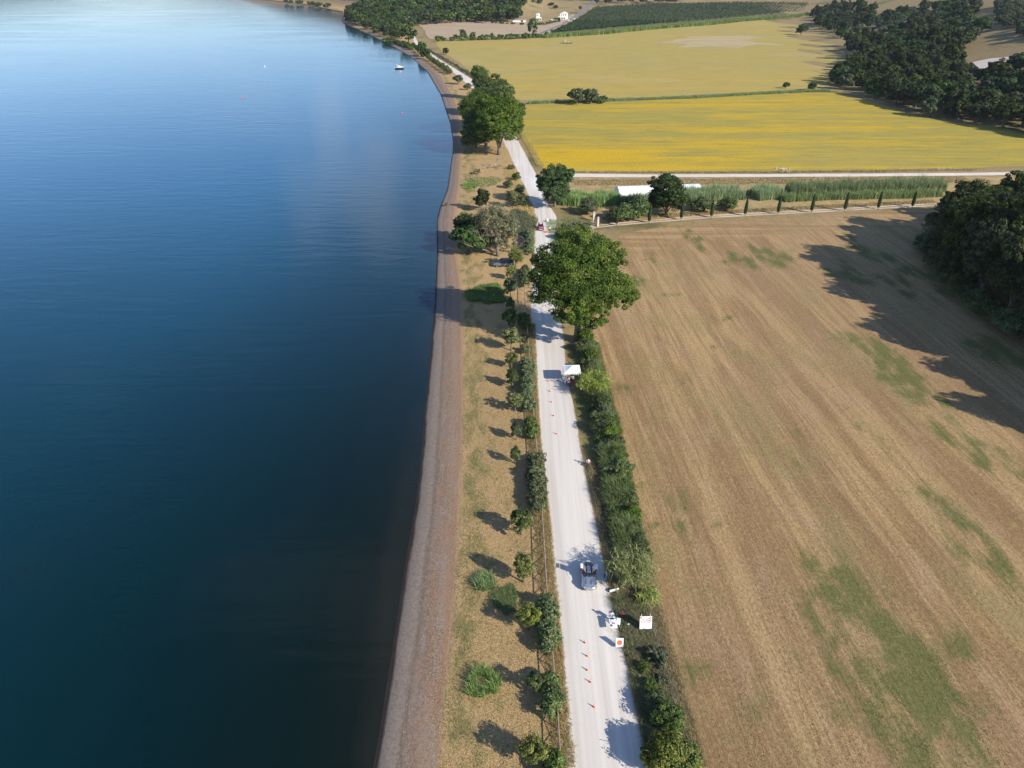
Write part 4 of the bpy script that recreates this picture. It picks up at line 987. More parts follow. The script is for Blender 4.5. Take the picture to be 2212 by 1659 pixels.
# ---- trimmed hedges and shrubs along the fence on the left
def box_hedge(lab, u0, u1, v0, v1, h, seed, leaf='l_hedge'):
    rng = np.random.RandomState(seed)
    a = P((u0 + u1) / 2, v0, h * 0.6); b_ = P((u0 + u1) / 2, v1, 0.2)
    yl = a[1] - b_[1]; cy = (a[1] + b_[1]) / 2; cx = (a[0] + b_[0]) / 2; wd = (u1 - u0) / ppm((v0 + v1) / 2, 1.0) * 0.88
    sl = (a[0] - b_[0]) / max(yl, 0.1)
    t = thing('hedge', lab, 'hedge', (cx, cy, 0), -math.atan(sl))
    nb_ = max(3, int(yl * 1.3)); bl = []
    for k_ in range(nb_):
        yy_ = -yl / 2 + yl * (k_ + 0.5) / nb_
        bl.append((rng.uniform(-.12, .12) * wd, yy_, h * 0.52, wd * 0.5 * rng.uniform(0.85, 1.1), 0.85 * yl / nb_ + 0.25, h * 0.48 * rng.uniform(0.85, 1.1)))
    link('foliage', crown_mesh('foliage', bl, int(60 + yl * wd * 16), 46, 0.15, rng, (0.18, 0.36), 0.55, low=-0.5), M[leaf], t)
    ps = [([(rng.uniform(-.3, .3) * wd, y_, -0.1), (rng.uniform(-.3, .3) * wd, y_, h * 0.6)], [0.05, 0.02]) for y_ in np.linspace(-yl / 2 + 0.3, yl / 2 - 0.3, max(2, int(yl)))]
    link('stems', tubes('stems', ps, 5), M['bark'], t)
for j, (u0, u1, v0, v1, h, nm) in enumerate([(1172,1224,1632,1700,1.9,'rounded hedge piece at the bottom edge left of the road'), (1168,1216,1462,1550,1.9,'rounded dark hedge piece beside the fence above the bottom one'),
        (1158,1209,1294,1410,1.9,'feathery hedge piece opposite the white table'), (1137,1181,983,1106,1.9,'long clipped hedge piece with a single wavy top left of the road'),
        (1131,1161,907,947,1.8,'short hedge bush joined to a small tree beside the road'), (1122,1156,778,890,1.9,'long narrow clipped hedge opposite the gazebo'),
        (1119,1146,680,712,1.8,'dark shaded hedge piece under the big tree shadow'), (1122,1144,577,620,1.8,'grey green hedge piece beside the crowd under the tree'),
        (1131,1154,498,552,2.2,'clipped green hedge block left of the road above the parked car')]):
    box_hedge(nm, u0, u1, v0, v1, h, 200 + j)
for u, v, s, lib, lab in [(1136,758,0.8,bPa,'greyish shrub between small tree and road above the long hedge'), (1132,735,0.8,bPa,'thin grey shrub beside the upper trees of the row'), (1130,600,0.7,bPa,'grey shrub beside the road near the crowd'),
        (1160,1625,0.45,bPa,'small dry shrub in the fence near the bottom'), (1098,402,1.0,bHc,'round dark shrub left of the upper road'), (1113,440,0.9,bPa,'pale rounded shrub left of the upper road'), (1105,362,0.9,bPa,'grey green shrub near the fallen tree'),
        (1116,385,1.0,bHc,'green shrub on the road edge past the junction'), (1128,440,1.1,bDk,'dark shrub leaning to the road before the junction'), (1122,415,1.1,bHc,'shaded green shrub in the row before the junction'),
        (965,440,0.35,bHc,'tiny green bush alone on the beach'), (1030,372,0.9,bPa,'pale bush on the lakeside lawn'), (1225,497,1.2,bPa,'pale green shrub at the corner by the junction'), (1245,490,1.0,bPa,'grey green shrub in front of the gate pillars'),
        (1215,512,1.1,bHb,'light green shrub on the road edge above the big tree'), (1265,495,1.0,bPa,'low grey shrub left of the gate'), (1300,219,1.3,bFar,'round bush next to the pair of trees in the field hedge'), (1010,190,1.4,bHc,'green bush at the left foot of the far poplars')]:
    x, y, z = G(u, v + 4); lib.put((x, y, z), r_.uniform(0, 6), s * 1.07, lab, 'bush', None, 'bush')

# ---- the row of small trees on the lakeside
row = [(1150,1650,32,'y','round yellow green tree at the bottom edge of the lakeside'),(1153,1496,20,'d','small grey green tree touching the hedge piece, second from the bottom of the row'),
       (1141,1358,26,'y','light green tree beside the feathery hedge, third from the bottom'),(1131,1258,25,'Y','tall yellowish tree by the open fence stretch, opposite the silver car'),
       (1126,1154,28,'d','dense round green tree just below the long clipped hedge'),(1113,1002,14,'d','smallest round tree in the row, standing alone'),(1115,950,15,'d','small tree touching the short hedge bush'),
       (1113,888,17,'y','thin tree casting a lone shadow beside the lower end of the narrow hedge'),(1107,836,17,'d','tall narrow tree halfway along the narrow hedge'),(1105,795,14,'y','small tree at the upper end of the narrow hedge'),
       (1104,757,20,'y','bright tree just outside the big tree shadow'),(1102,712,20,'d','dark tree at the lower edge of the big tree shadow'),(1102,672,12,'d','small dark tree inside the big tree shadow'),
       (1103,642,19,'d','dark tree beside the tall green plants'),(1104,604,12,'y','thin pale tree on the path below the parked car'),(1114,578,18,'y','round tree overhanging the parked grey car'),(1108,448,14,'y','pale upright tree left of the road before the junction')]
for j, (u, v, rp, kd, lab) in enumerate(row):
    x, y, z = G(u, v); r0 = rp / ppm(v, 2.8) * 1.04; lib = {'y': smA, 'd': smB, 'Y': smC}[kd]
    hsc = max(0.75, min(1.15, r0 / 1.55))
    lib.put((x, y, z), r_.uniform(0, 6), (r0 / 1.6, r0 / 1.6, hsc * (1.15 if kd == 'Y' else 1.0)), lab, 'tree', None, 'small_tree')

# ---- big trees
x, y, z = G(1246, 734)
bl = [(0,0,12.5,7.6,7.0,6.5),(-4.5,-1.5,10.0,4.4,4.2,3.6),(5.0,-1.0,10.5,5.0,4.5,4.2),(0,1.5,17.0,5.0,4.6,4.0),(4.2,2.0,15.2,4.2,4.0,3.6),(-4.5,2.0,15.0,4.0,4.0,3.4),(7.4,-0.5,8.5,2.8,2.6,2.6),(-1.5,-4.5,8.5,3.8,3.2,3.4),(2.0,-4.0,6.5,3.0,2.6,2.6),(-6.6,0.5,12.6,2.8,2.8,2.6),(0.2,-2,5.0,2.2,2.0,2.0)]
tree('poplar_tree', 'huge round poplar overhanging the road in the middle', 'tree', bl, 5.5, 0.55, 'l_poplar', 1250, 95, 0.205, 301, cl=(0.10, 0.22), shell=0.45, nb=16, loc=(x, y, 0), low=-0.65)
pops = [(1078,334,'A',1.28,1.05,'tall poplar with a pale forked trunk at the front right of the lakeside group'),(1028,328,'B',0.82,0.55,'lower bushy poplar at the left front of the lakeside group'),(1050,316,'B',1.15,0.98,'poplar behind the forked one in the lakeside group'),
        (1026,288,'A',0.9,0.85,'dark poplar at the lake side of the group'),(1075,280,'A',0.95,1.0,'poplar in the middle of the lakeside group'),(1050,250,'B',0.9,0.95,'poplar towards the back of the lakeside group'),
        (1100,300,'B',0.85,0.75,'poplar on the road side of the lakeside group'),(1040,215,'A',0.68,0.85,'farthest light topped poplar of the lakeside group')]
for u, v, kd, s, sz, lab in pops:
    x, y, z = G(u, v); (popA if kd == 'A' else popB).put((x, y, 0), r_.uniform(0, 6), (s, s, sz), lab, 'tree', None, 'poplar_tree')
x, y, z = G(1198, 446); walA.put((x, y, 0), 0.4, (1.02, 1.02, 1.05), 'dark round tree on the right of the road before the junction', 'tree', None, 'leafy_tree')
x, y, z = G(1438, 466); walA.put((x, y, 0), 2.1, (1.12, 1.12, 1.0), 'dark leafy tree in front of the middle of the white greenhouse', 'tree', None, 'leafy_tree')
for u, v, s, sz, lib, lab in [(1268,462,2.1,1.8,bHc,'rounded grey green tree left of the greenhouse'), (1352,474,2.0,2.0,bHb,'mixed green bushy tree in front of the left greenhouse end'), (1378,472,2.2,2.5,bHa,'tall leafy bush just left of the dark tree'),
        (1520,456,2.3,1.6,bHb,'broad leafy bush right of the dark tree'), (1570,453,2.0,1.4,bHa,'leafy bush at the end of the short reed bed'), (1328,478,1.9,1.6,bHc,'dark leafy bush above the first cypress'), (1025,186,1.2,1.0,smB,'spreading tree beside the far road above the poplars'),(990,182,2.2,1.3,smB,'wide low tree leaning over the beach above the poplars'),
        (1246,226,1.35,1.35,olvB,'left one of the two round trees in the field hedge'), (1276,224,1.45,1.45,olvA,'right one of the two round trees in the field hedge'),
        (1015,545,1.55,1.35,olvA,'x')]:
    if lab == 'x': continue
    x, y, z = G(u, v); lib.put((x, y, 0), r_.uniform(0, 6), (s, s, sz), lab, 'tree', None, 'leafy_tree')
x, y, z = G(1018, 548); oakC.put((x, y, 0), 1.0, (1.02, 1.1, 0.95), 'dark green tree behind the bare branches near the beach', 'tree', None, 'leafy_tree')
x, y, z = G(1040, 455); oakB.put((x, y, 0), 2.0, (0.62, 0.62, 0.7), 'dark green tree above the willow towards the poplars', 'tree', None, 'leafy_tree')
x, y, z = G(1005, 520); walA.put((x, y, 0), 0.2, (0.55, 0.6, 0.62), 'leafy tree at the lake side of the willow', 'tree', None, 'leafy_tree')
# willow and dead tree
x, y, z = G(1075, 553)
tree('willow_tree', 'pale feathery willow with a leaning trunk near the parked car', 'tree', [(-1.0,2.5,8.0,4.4,3.6,3.6),(1.8,1.8,7.0,3.2,3.0,3.2),(-3.5,3.0,7.5,2.8,2.6,2.6),(0.5,0.5,4.2,2.2,2.0,2.2),(-2.6,2.8,3.2,3.2,2.6,2.4),(2.6,2.4,3.4,2.6,2.4,2.4),(-4.6,3.4,3.6,2.4,2.2,2.4)], 3.0, 0.42, 'l_willow', 430, 55, 0.20, 303, cl=(0.14, 0.26), nb=14, loc=(x, y, 0), lean=-0.3)
def dead(name, lab, u, v, seed, n0, L0, tilt, flat=False):
    rng = random.Random(seed); x, y, z = G(u, v); t = thing(name, lab, 'tree', (x, y, 0)); trunk, br = [], []
    def grow(p, d, L, r, lv, out):
        pts_ = [p]; rad = [r]; q_ = Vector(p); dd = Vector(d).normalized()
        for s in range(4):
            dd = (dd + Vector((rng.uniform(-.3, .3), rng.uniform(-.3, .3), rng.uniform(-.15, .25) if not flat else rng.uniform(-.12, .12)))).normalized()
            q_ = q_ + dd * L / 4; q_.z = max(q_.z, 0.12)
            pts_.append(tuple(q_)); rad.append(r * (1 - 0.2 * (s + 1)))
            if lv < 3 and s > 0:
                nd = (dd + Vector((rng.uniform(-1, 1), rng.uniform(-1, 1), rng.uniform(-.3, .7) if not flat else rng.uniform(-.1, .4)))).normalized()
                grow(tuple(q_), nd, L * rng.uniform(0.5, 0.7), r * 0.55, lv + 1, br)
        out.append((pts_, rad))
    for d in tilt: grow((0, 0, 0 if not flat else 0.3), d, L0, n0, 0, trunk)
    link('trunk', tubes('trunk', trunk, 7), M['deadwood'], t, True); link('branches', tubes('branches', br, 5), M['deadwood'], t, True)
dead('dead_tree', 'bare bleached dead tree spreading branches in front of the dark tree', 1066, 548, 3, 0.13, 5.2, [(-0.55, -0.35, 1.0), (-0.9, -0.7, 0.55), (0.2, -0.2, 1.0), (-0.2, -0.6, 0.9)])
dead('fallen_tree', 'grey fallen dead tree lying on the ground below the big poplars', 1066, 362, 8, 0.26, 2.6, [(-1, 0.1, 0.1), (0.2, 0.3, 0.5), (0.8, -0.3, 0.2)], True)
dead('dead_branch', 'thin bare branches sticking out towards the hedge block', 1098, 548, 5, 0.10, 3.6, [(1.0, 0.4, 0.25)])
# cypress row
rng = np.random.RandomState(9)
t = thing('cypress_tree', 'x', 'tree'); C_, N_ = [], []
n_ = 2600; zz = rng.uniform(0.15, 1, n_); a = rng.uniform(0, 6.283, n_); rr = 0.40 * np.clip(np.sin(np.clip(zz * 0.93 + 0.12, 0, 1) * 3.0) ** 0.6, 0.12, 1) * rng.uniform(0.75, 1.08, n_)
C_ = np.column_stack([np.cos(a) * rr, np.sin(a) * rr, zz * 5.1]); N_ = np.column_stack([np.cos(a), np.sin(a), 0.5 + 0 * a]) + rng.normal(size=(n_, 3)) * 0.4
link('trunk', tubes('trunk', [([(0, 0, -0.1), (0, 0, 1.5)], [0.09, 0.07])]), M['bark'], t)
link('crown', quads_mesh('crown', C_, N_, 0.17, rng.uniform(0, 1, n_), 1.3, rng), M['l_cypress'], t)
cy = Lib(t)
for j, (u, v) in enumerate([(1331.6,486.5),(1402,481),(1471,474.5),(1536,469.5),(1609,465.5),(1680,462),(1752,459),(1824,455.5),(1896,451.5),(1970,447.5)]):
    x, y, z = G(u, v + 1); s = r_.uniform(0.94, 1.05)
    cy.put((x, y, 0), r_.uniform(0, 6), (1.05, 1.05, s), 'slim dark cypress beside the driveway, %s of ten from the gate' % ordn(j), 'tree', 'cypresses lining the driveway', 'cypress_tree')
# ------------------------------------------------------------------ hard objects
def bm_obj(name, bm, mat, parent=None, sm=False, bevel=0.0):
    if bevel: bmesh.ops.bevel(bm, geom=list(bm.edges), offset=bevel, segments=2, affect='EDGES', clamp_overlap=True)
    me = bpy.data.meshes.new(name); bm.to_mesh(me); bm.free()
    return link(name, me, mat, parent, sm)
def box(bm, c, s, rot=None):
    m_ = Matrix.Translation(c) @ (rot if rot else Matrix.Identity(4)) @ Matrix.Diagonal((*s, 1))
    return bmesh.ops.create_cube(bm, size=1.0, matrix=m_)['verts']
def cyl(bm, c, r1, r2, h, seg=16, rot=None):
    m_ = Matrix.Translation(c) @ (rot if rot else Matrix.Identity(4))
    return bmesh.ops.create_cone(bm, cap_ends=True, segments=seg, radius1=r1, radius2=r2, depth=h, matrix=m_)['verts']
def B(name, mat, parent, parts, bevel=0.0, sm=False):
    bm = bmesh.new()
    for p in parts:
        if p[0] == 'b': box(bm, p[1], p[2], p[3] if len(p) > 3 else None)
        else: cyl(bm, p[1], p[2], p[3], p[4], p[5] if len(p) > 5 else 16, p[6] if len(p) > 6 else None)
    return bm_obj(name, bm, M[mat], parent, sm, bevel)
RX = lambda a: Matrix.Rotation(a, 4, 'X'); RY = lambda a: Matrix.Rotation(a, 4, 'Y'); RZ = lambda a: Matrix.Rotation(a, 4, 'Z')

# post and rail fence with cross braces
fy = np.arange(31, 152, 2.2)
fx = np.interp(fy, [P(1205,1542)[1], P(1182,1284)[1], P(1171,1106)[1], P(1153,900)[1], P(1134,650)[1]][::1], [P(1205,1542,1)[0], P(1182,1284,1)[0], P(1171,1106,1)[0], P(1153,900,1)[0], P(1134,650,1)[0]])
t = thing('wooden_fence', 'long rustic wooden fence with crossed braces left of the road', 'fence', (float(fx[0]), float(fy[0]), 0))
rails = []
for k in range(len(fy)):
    p = Vector((fx[k] - fx[0], fy[k] - fy[0], 0))
    link('post', tubes('post', [([tuple(p + Vector((0, 0, -0.2))), tuple(p + Vector((0, 0, 1.12)))], [0.06, 0.055])], 7), M['fencewood'], t)
    if k + 1 < len(fy) and k < 44:
        n_ = Vector((fx[k+1] - fx[0], fy[k+1] - fy[0], 0))
        link('cross_brace', tubes('cross_brace', [([tuple(p + Vector((0.03, 0, 0.15))), tuple(n_ + Vector((0.03, 0, 0.95)))], [0.035, 0.035]), ([tuple(p + Vector((-0.05, 0, 0.95))), tuple(n_ + Vector((-0.05, 0, 0.15)))], [0.035, 0.035])], 5), M['fencewood'], t)
link('top_rail', tubes('top_rail', [([(float(a - fx[0]), float(b_ - fy[0]), 1.05) for a, b_ in zip(fx, fy)], [0.055] * len(fy))], 7), M['fencewood'], t)
# wire fence along the brown field side of the hedge
wy = np.arange(34, 110, 4.0)
t = thing('wire_fence', 'thin posts of a wire fence between right hedge and brown field', 'fence', (0, 0, 0))
wps = [(float(f_fe(y)) - 0.7, float(y)) for y in wy]
for x, y in wps[:18]: link('post', tubes('post', [([(x, y, 0), (x, y, 1.3)], [0.035, 0.03])], 6), M['fencewood'], t)
link('wire', tubes('wire', [([(x, y, h) for x, y in wps], [0.008] * len(wps)) for h in (0.6, 1.2)], 4), M['steel'], t)

# cars
def loft(name, st, mat, parent, e=0.45, seg=16, cap=True):
    """st: (y, halfwidth, zbottom, ztop); superellipse sections"""
    V_, F = [], []
    for (y, hw, z0, z1) in st:
        for j in range(seg):
            a = 6.2832 * (j + 0.5) / seg; c, s = math.cos(a), math.sin(a)
            V_.append((hw * math.copysign(abs(c) ** e, c), y, (z0 + z1) / 2 + (z1 - z0) / 2 * math.copysign(abs(s) ** e, s)))
    for k in range(len(st) - 1):
        for j in range(seg):
            a0 = k * seg + j; a1 = k * seg + (j + 1) % seg
            F.append((a0, a0 + seg, a1 + seg, a1))
    F.append(tuple(range(seg))); F.append(tuple(range((len(st) - 1) * seg, len(st) * seg))[::-1])
    me = mesh_np(name, V_, faces=F)
    bm = bmesh.new(); bm.from_mesh(me); bmesh.ops.recalc_face_normals(bm, faces=bm.faces); bm.to_mesh(me); bm.free()
    o = link(name, me, mat, parent, True)
    return o
def wheels(t, L, W_, r, yf, yr, rim='chrome'):
    for y in (yf, yr):
        for s in (-1, 1):
            w = B('wheel', 'tyre', t, [('c', (s * (W_ / 2 - 0.09), y, r), r, r, 0.2, 20, RY(math.pi / 2))], 0.02)
            B('rim', rim, w, [('c', (s * (W_ / 2 + 0.015), y, r), r * 0.62, r * 0.55, 0.03, 16, RY(math.pi / 2 * s))])
def car(name, lab, loc, rz, L, W_, H, paint, kind='hatch', scale=1.0, roofmat=None, group=None):
    t = thing(name, lab, 'car', loc, rz, group, scale)
    h = L / 2; hw = W_ / 2; belt = H * 0.60; z0 = 0.22
    if kind == 'suv':
        body = [(-h, hw*.80, .38, belt*.92), (-h*.97, hw*.93, .3, belt), (-h*.6, hw, z0, belt*1.02), (0, hw, z0, belt*1.02), (h*.42, hw, z0, belt), (h*.62, hw*.98, z0, belt*.97), (h*.9, hw*.93, .26, belt*.86), (h, hw*.78, .38, belt*.68)]
        cab = [(-h*.93, hw*.74, belt*.9, belt*1.02), (-h*.86, hw*.80, belt*.9, H*.95), (-h*.5, hw*.82, belt*.9, H-.02), (0, hw*.82, belt*.9, H-.02), (h*.2, hw*.80, belt*.9, H*.95), (h*.52, hw*.76, belt*.88, belt*1.0)]
        roof = [(-h*.86, hw*.70, H*.93, H*.96), (-h*.5, hw*.74, H*.93, H), (0, hw*.74, H*.93, H), (h*.16, hw*.70, H*.92, H*.965)]
    elif kind == 'mini':
        body = [(-h, hw*.82, .35, belt*.92), (-h*.93, hw*.96, .26, belt), (-h*.4, hw, z0, belt), (h*.3, hw, z0, belt), (h*.5, hw, z0, belt*.97), (h*.92, hw*.93, .26, belt*.84), (h, hw*.80, .34, belt*.68)]
        cab = [(-h*.94, hw*.74, belt*.9, belt), (-h*.72, hw*.80, belt*.9, H*.96), (-h*.1, hw*.82, belt*.9, H-.02), (h*.15, hw*.80, belt*.9, H*.96), (h*.38, hw*.80, belt*.88, belt)]
        roof = [(-h*.72, hw*.72, H*.93, H*.97), (-h*.3, hw*.74, H*.93, H), (h*.12, hw*.70, H*.93, H*.97)]
    loft('body', body, M[paint], t); cb = loft('cabin_glass', cab, M['glass'], t); loft('roof', roof, M[roofmat or paint], t)
    for s in (-1, 1):
        B('headlight', 'white', t, [('c', (s * hw * .62, h * .965, belt * .62), 0.10, 0.09, 0.08, 14, RX(-math.pi / 2))])
        B('tail_light', 'signred', t, [('b', (s * hw * .66, -h * .985, belt * .72), (0.18, 0.05, 0.14))], 0.01)
        B('mirror', paint, t, [('b', (s * (hw + .07), h * .32, belt * 1.04), (0.16, 0.10, 0.11))], 0.02)
        link('pillar', tubes('pillar', [([(s * hw * .79, h * (.36 if kind == 'mini' else .5), belt), (s * hw * .76, h * .14, H * .96)], [.035, .03]), ([(s * hw * .83, -h * .25, belt), (s * hw * .79, -h * .25, H * .96)], [.04, .035])], 6), M[paint], t)
    B('bumper', 'blackpaint' if kind == 'suv' else 'chrome', t, [('b', (0, h * .99, .38), (W_ * .82, .1, .12))], 0.02)
    B('number_plate', 'white', t, [('b', (0, h * 1.02, .44), (.46, .03, .11))])
    wheels(t, L, W_, 0.34 if kind == 'suv' else 0.28, h * .62, -h * .62)
    return t
x, y, z = G(1087, 574)
car('suv_car', 'grey blue suv parked on dry ground beside the round tree', (x, y, 0.0), math.pi / 2 + 0.06, 4.9, 1.95, 1.68, 'greyblue', 'suv')
x, y, z = G(1168, 495)
mini = car('small_red_car', 'small dark red car with a white roof patch driving towards the viewer', (x, y, 0.03), math.pi, 3.2, 1.55, 1.38, 'redpaint', 'mini')
B('bonnet_stripe', 'white', mini, [('b', (-.28, 1.13, .815), (.14, .55, .03), RX(-.10)), ('b', (.28, 1.13, .815), (.14, .55, .03), RX(-.10))])
B('roof_panel', 'white', mini, [('b', (0, -.45, 1.385), (.6, .6, .02))], 0.005)
x, y, z = G(1199, 600)
car('dark_car', 'dark car standing under the huge poplar, glimpsed between leaves', (x, y, 0.0), math.pi + .05, 4.3, 1.8, 1.5, 'blackpaint', 'suv')
for j, (u, v, c, lab) in enumerate([(1240, 43, 'white', 'white car on the far grey road beside the white house'), (1227, 46, 'white', 'white car parked below the far white house'), (1192, 45, 'silver', 'silver car standing in the yard between the far houses')]):
    x, y, z = G(u, v); car('far_car', lab, (x, y, z + .5), -1.1, 4.3, 1.8, 1.5, c, 'suv')

# open silver gullwing coupe facing the viewer
x, y, z = G(1271, 1250)
t = thing('silver_sports_car', 'vintage silver coupe with both upward doors open and red seats', 'car', (x, y, 0.05), math.pi - 0.05, None, 0.97)
body = [(-2.2,.36,.42,.60),(-2.1,.56,.34,.74),(-1.95,.70,.28,.84),(-1.7,.80,.24,.93),(-1.25,.86,.22,.98),(-.6,.86,.22,.95),(0,.85,.22,.93),(.6,.86,.22,.93),(1.2,.86,.22,.90),(1.65,.80,.24,.84),(1.95,.70,.28,.75),(2.12,.54,.34,.66),(2.2,.34,.40,.56)]
loft('body', body, M['silver'], t, 0.72, 24)
loft('rear_window', [(-1.72,.42,.80,.93),(-1.2,.60,.85,1.16),(-.72,.64,.85,1.27),(-.50,.62,.85,1.28)], M['glass'], t, 0.6, 16)
loft('windscreen', [(.18,.60,.88,1.22),(.42,.62,.86,1.10),(.66,.62,.84,.95)], M['glass'], t, 0.6, 16)
loft('roof_spine', [(-.95,.20,1.20,1.27),(-.5,.22,1.24,1.30),(0,.22,1.22,1.29),(.24,.24,1.15,1.22)], M['silver'], t, 0.6, 12)
B('rear_deck', 'silver', t, [('b', (0, -1.55, .95), (.9, .5, .02), RX(.12))], .01)
for s in (-1, 1):
    st = B('seat', 'leather', t, [('b', (s * .40, -.15, .95), (.46, .52, .10)), ('b', (s * .40, -.45, 1.10), (.46, .14, .36), RX(.2))], 0.03)
    B('sill', 'leather', t, [('b', (s * .74, -.05, .945), (.16, .85, .06))], 0.02)
    dr = B('door', 'silver', t, [('b', (s * .53, -.1, 1.52), (.62, .88, .05), RY(-s * 1.0))], 0.02)
    B('door_window', 'white', dr, [('b', (s * .86, -.1, 1.86), (.30, .70, .04), RY(-s * 0.25))], 0.01)
    B('headlight', 'white', t, [('c', (s * .50, 2.03, .60), .09, .08, .06, 14, RX(-math.pi / 2))])
    B('wheel_arch', 'silver', t, [('c', (s * .80, 1.35, .42), .40, .38, .14, 20, RY(math.pi / 2)), ('c', (s * .80, -1.30, .42), .40, .38, .14, 20, RY(math.pi / 2))], 0.03)
link('steering_wheel', tubes('steering_wheel', [([(-.38 + .17 * math.cos(a), .12, 1.06 + .15 * math.sin(a)) for a in np.linspace(0, 6.28, 17)], [.015] * 17)], 5), M['hair'], t)
B('grille', 'blackpaint', t, [('b', (0, 2.13, .50), (.62, .08, .18))], .02); B('bumper', 'chrome', t, [('b', (0, 2.17, .36), (.80, .07, .08))], .02)
B('number_roundel', 'white', t, [('c', (.0, -1.85, .935), .22, .22, .015, 20, RX(.2))])
for s in (-1, 1): B('bonnet_bulge', 'silver', t, [('b', (s * .30, 1.15, .915), (.14, 1.2, .05), RX(-.035))], .02)
wheels(t, 4.4, 1.74, .33, 1.35, -1.30)

# gazebo
def gazebo(lab, u, v, s, hz):
    x, y, z = G(u, v, hz); t = thing('gazebo', lab, 'gazebo', (x, y, 0), 0.02)
    n_ = 10; V_, F = [], []
    for i_ in range(n_ + 1):
        for j in range(n_ + 1):
            a = (i_ / n_ - .5) * 2; b_ = (j / n_ - .5) * 2; d = max(abs(a), abs(b_)); q_ = (1 - d)
            V_.append((a * s / 2, b_ * s / 2, hz + 0.62 * q_ ** 1.35 - 0.05 * (1 - abs(abs(a) - abs(b_))) * d * 0))
    for i_ in range(n_):
        for j in range(n_):
            k_ = i_ * (n_ + 1) + j; F.append((k_, k_ + n_ + 1, k_ + n_ + 2, k_ + 1))
    can = link('canopy', mesh_np('canopy', V_, faces=F), M['canvas'], t)
    B('valance', 'canvas', t, [('b', (0, s / 2, hz - .12), (s, .02, .24)), ('b', (0, -s / 2, hz - .12), (s, .02, .24)), ('b', (s / 2, 0, hz - .12), (.02, s - .04, .24)), ('b', (-s / 2, 0, hz - .12), (.02, s - .04, .24))])
    for a in (-1, 1):
        for b_ in (-1, 1): B('leg', 'steel', t, [('b', (a * (s / 2 - .04), b_ * (s / 2 - .04), hz / 2 - .05), (.04, .04, hz - .1))])
    return t, x, y
gz, gx, gyy = gazebo('white peaked gazebo at the edge of the road by the hedge', 1235.5, 797, 2.75, 2.35)

def sign_square(name, lab, u, v, w, h, disc, zc=0.8, tilt=0.35, symbol=None):
    x, y, z = G(u, v, zc); t = thing(name, lab, 'sign', (x, y, 0))
    Rm = RX(-tilt)
    B('board', 'white', t, [('b', (0, 0, zc), (w, .03, h), Rm)], 0.006)
    d = B('red_disc', disc, t, [('c', (0, -.022 * math.cos(tilt), zc + .022 * math.sin(tilt)), w * .36, w * .36, .012, 28, RX(math.pi / 2 - tilt))])
    legs = [([(s * w * .4, -.02, 0), (s * w * .4, 0.0, zc - h * .3)], [.016, .016]) for s in (-1, 1)] + [([(s * w * .4, .45, 0), (s * w * .4, .12, zc + h * .2)], [.014, .014]) for s in (-1, 1)]
    link('stand', tubes('stand', legs, 6), M['steel'], t)
    if symbol:
        B('symbol', 'ink', t, [('b', (0, -.034, zc + .03), (w * .30, .008, .05), Rm)])
    return t
sign_square('control_sign', 'white square sign with an orange red disc beside the cones', 1338.5, 1388, .78, .98, 'signorange', .72)
sign_square('control_sign', 'white square sign with a dark red disc in front of the gazebo', 1225.5, 822, .76, .96, 'signred', .72)
# triangular warning sign by the gazebo
x, y, z = G(1250.5, 803, 1.9); t = thing('warning_sign', 'red and white triangular warning sign at the gazebo corner', 'sign', (x, y - .0, 0))
tri = lambda r: [(0, r), (-r * .87, -r * .5), (r * .87, -r * .5)]
def prism(name, pts, y0, y1, mat, parent, zc, tilt=0.0, xc=0.0):
    bm = bmesh.new(); f = [bm.verts.new((xc + a, y0, b_)) for a, b_ in pts]; g = [bm.verts.new((xc + a, y1, b_)) for a, b_ in pts]; n_ = len(pts)
    bm.faces.new(f); bm.faces.new(g[::-1])
    for k_ in range(n_): bm.faces.new((f[k_], g[k_], g[(k_ + 1) % n_], f[(k_ + 1) % n_]))
    bmesh.ops.transform(bm, matrix=Matrix.Translation((0, 0, zc)) @ RX(-tilt), verts=bm.verts)
    bmesh.ops.recalc_face_normals(bm, faces=bm.faces)
    return bm_obj(name, bm, mat, parent)
prism('red_border', tri(.55), 0, .02, M['signred'], t, 1.9, .3); prism('white_panel', tri(.34), -.012, 0, M['white'], t, 1.9, .3)
B('pole', 'steel', t, [('c', (0, .12, .8), .025, .025, 1.6, 8)])

# big event sign with triangle and 20
x, y, z = G(1395, 1345, 1.15); t = thing('event_sign', 'white notice board with warning triangle and red circled 20 in the weeds', 'sign', (x, y, 0), 0.04)
TL = 0.30; SW, SH, ZC = 1.28, 1.46, 1.15
B('board', 'white', t, [('b', (0, 0, ZC), (SW, .03, SH), RX(-TL))], 0.006)
for s in (-1, 1):
    link('post', tubes('post', [([(s * SW * .36, -.0, -.1), (s * SW * .36, .05, .9), (s * SW * .36, .35, 2.05)], [.022, .022, .022])], 6), M['white'], t)
def onsign(pts, mat, name, off=.017, th=.004):
    return prism(name, pts, -off - th, -off, M[mat], t, ZC, TL)
sh = lambda pts, dx, dz: [(a + dx, b_ + dz) for a, b_ in pts]
circ = lambda r, sx=1, sy=1: [(r * sx * math.cos(a), r * sy * math.sin(a)) for a in np.linspace(0, 6.2832, 33)[:-1]]
onsign(sh(tri(.31), -.30, .19), 'signred', 'warning_triangle', .016, .003); onsign(sh(tri(.205), -.30, .19), 'white', 'triangle_face', .020, .003)
onsign([(-.325, .30), (-.275, .30), (-.285, .18), (-.315, .18)], 'ink', 'exclamation_mark', .024, .003); onsign(sh(circ(.024), -.30, .135), 'ink', 'exclamation_dot', .024, .003)
onsign(sh(circ(.265, 1, 1), .31, .24), 'signred', 'speed_circle', .016, .003); onsign(sh(circ(.195), .31, .24), 'white', 'circle_face', .020, .003)
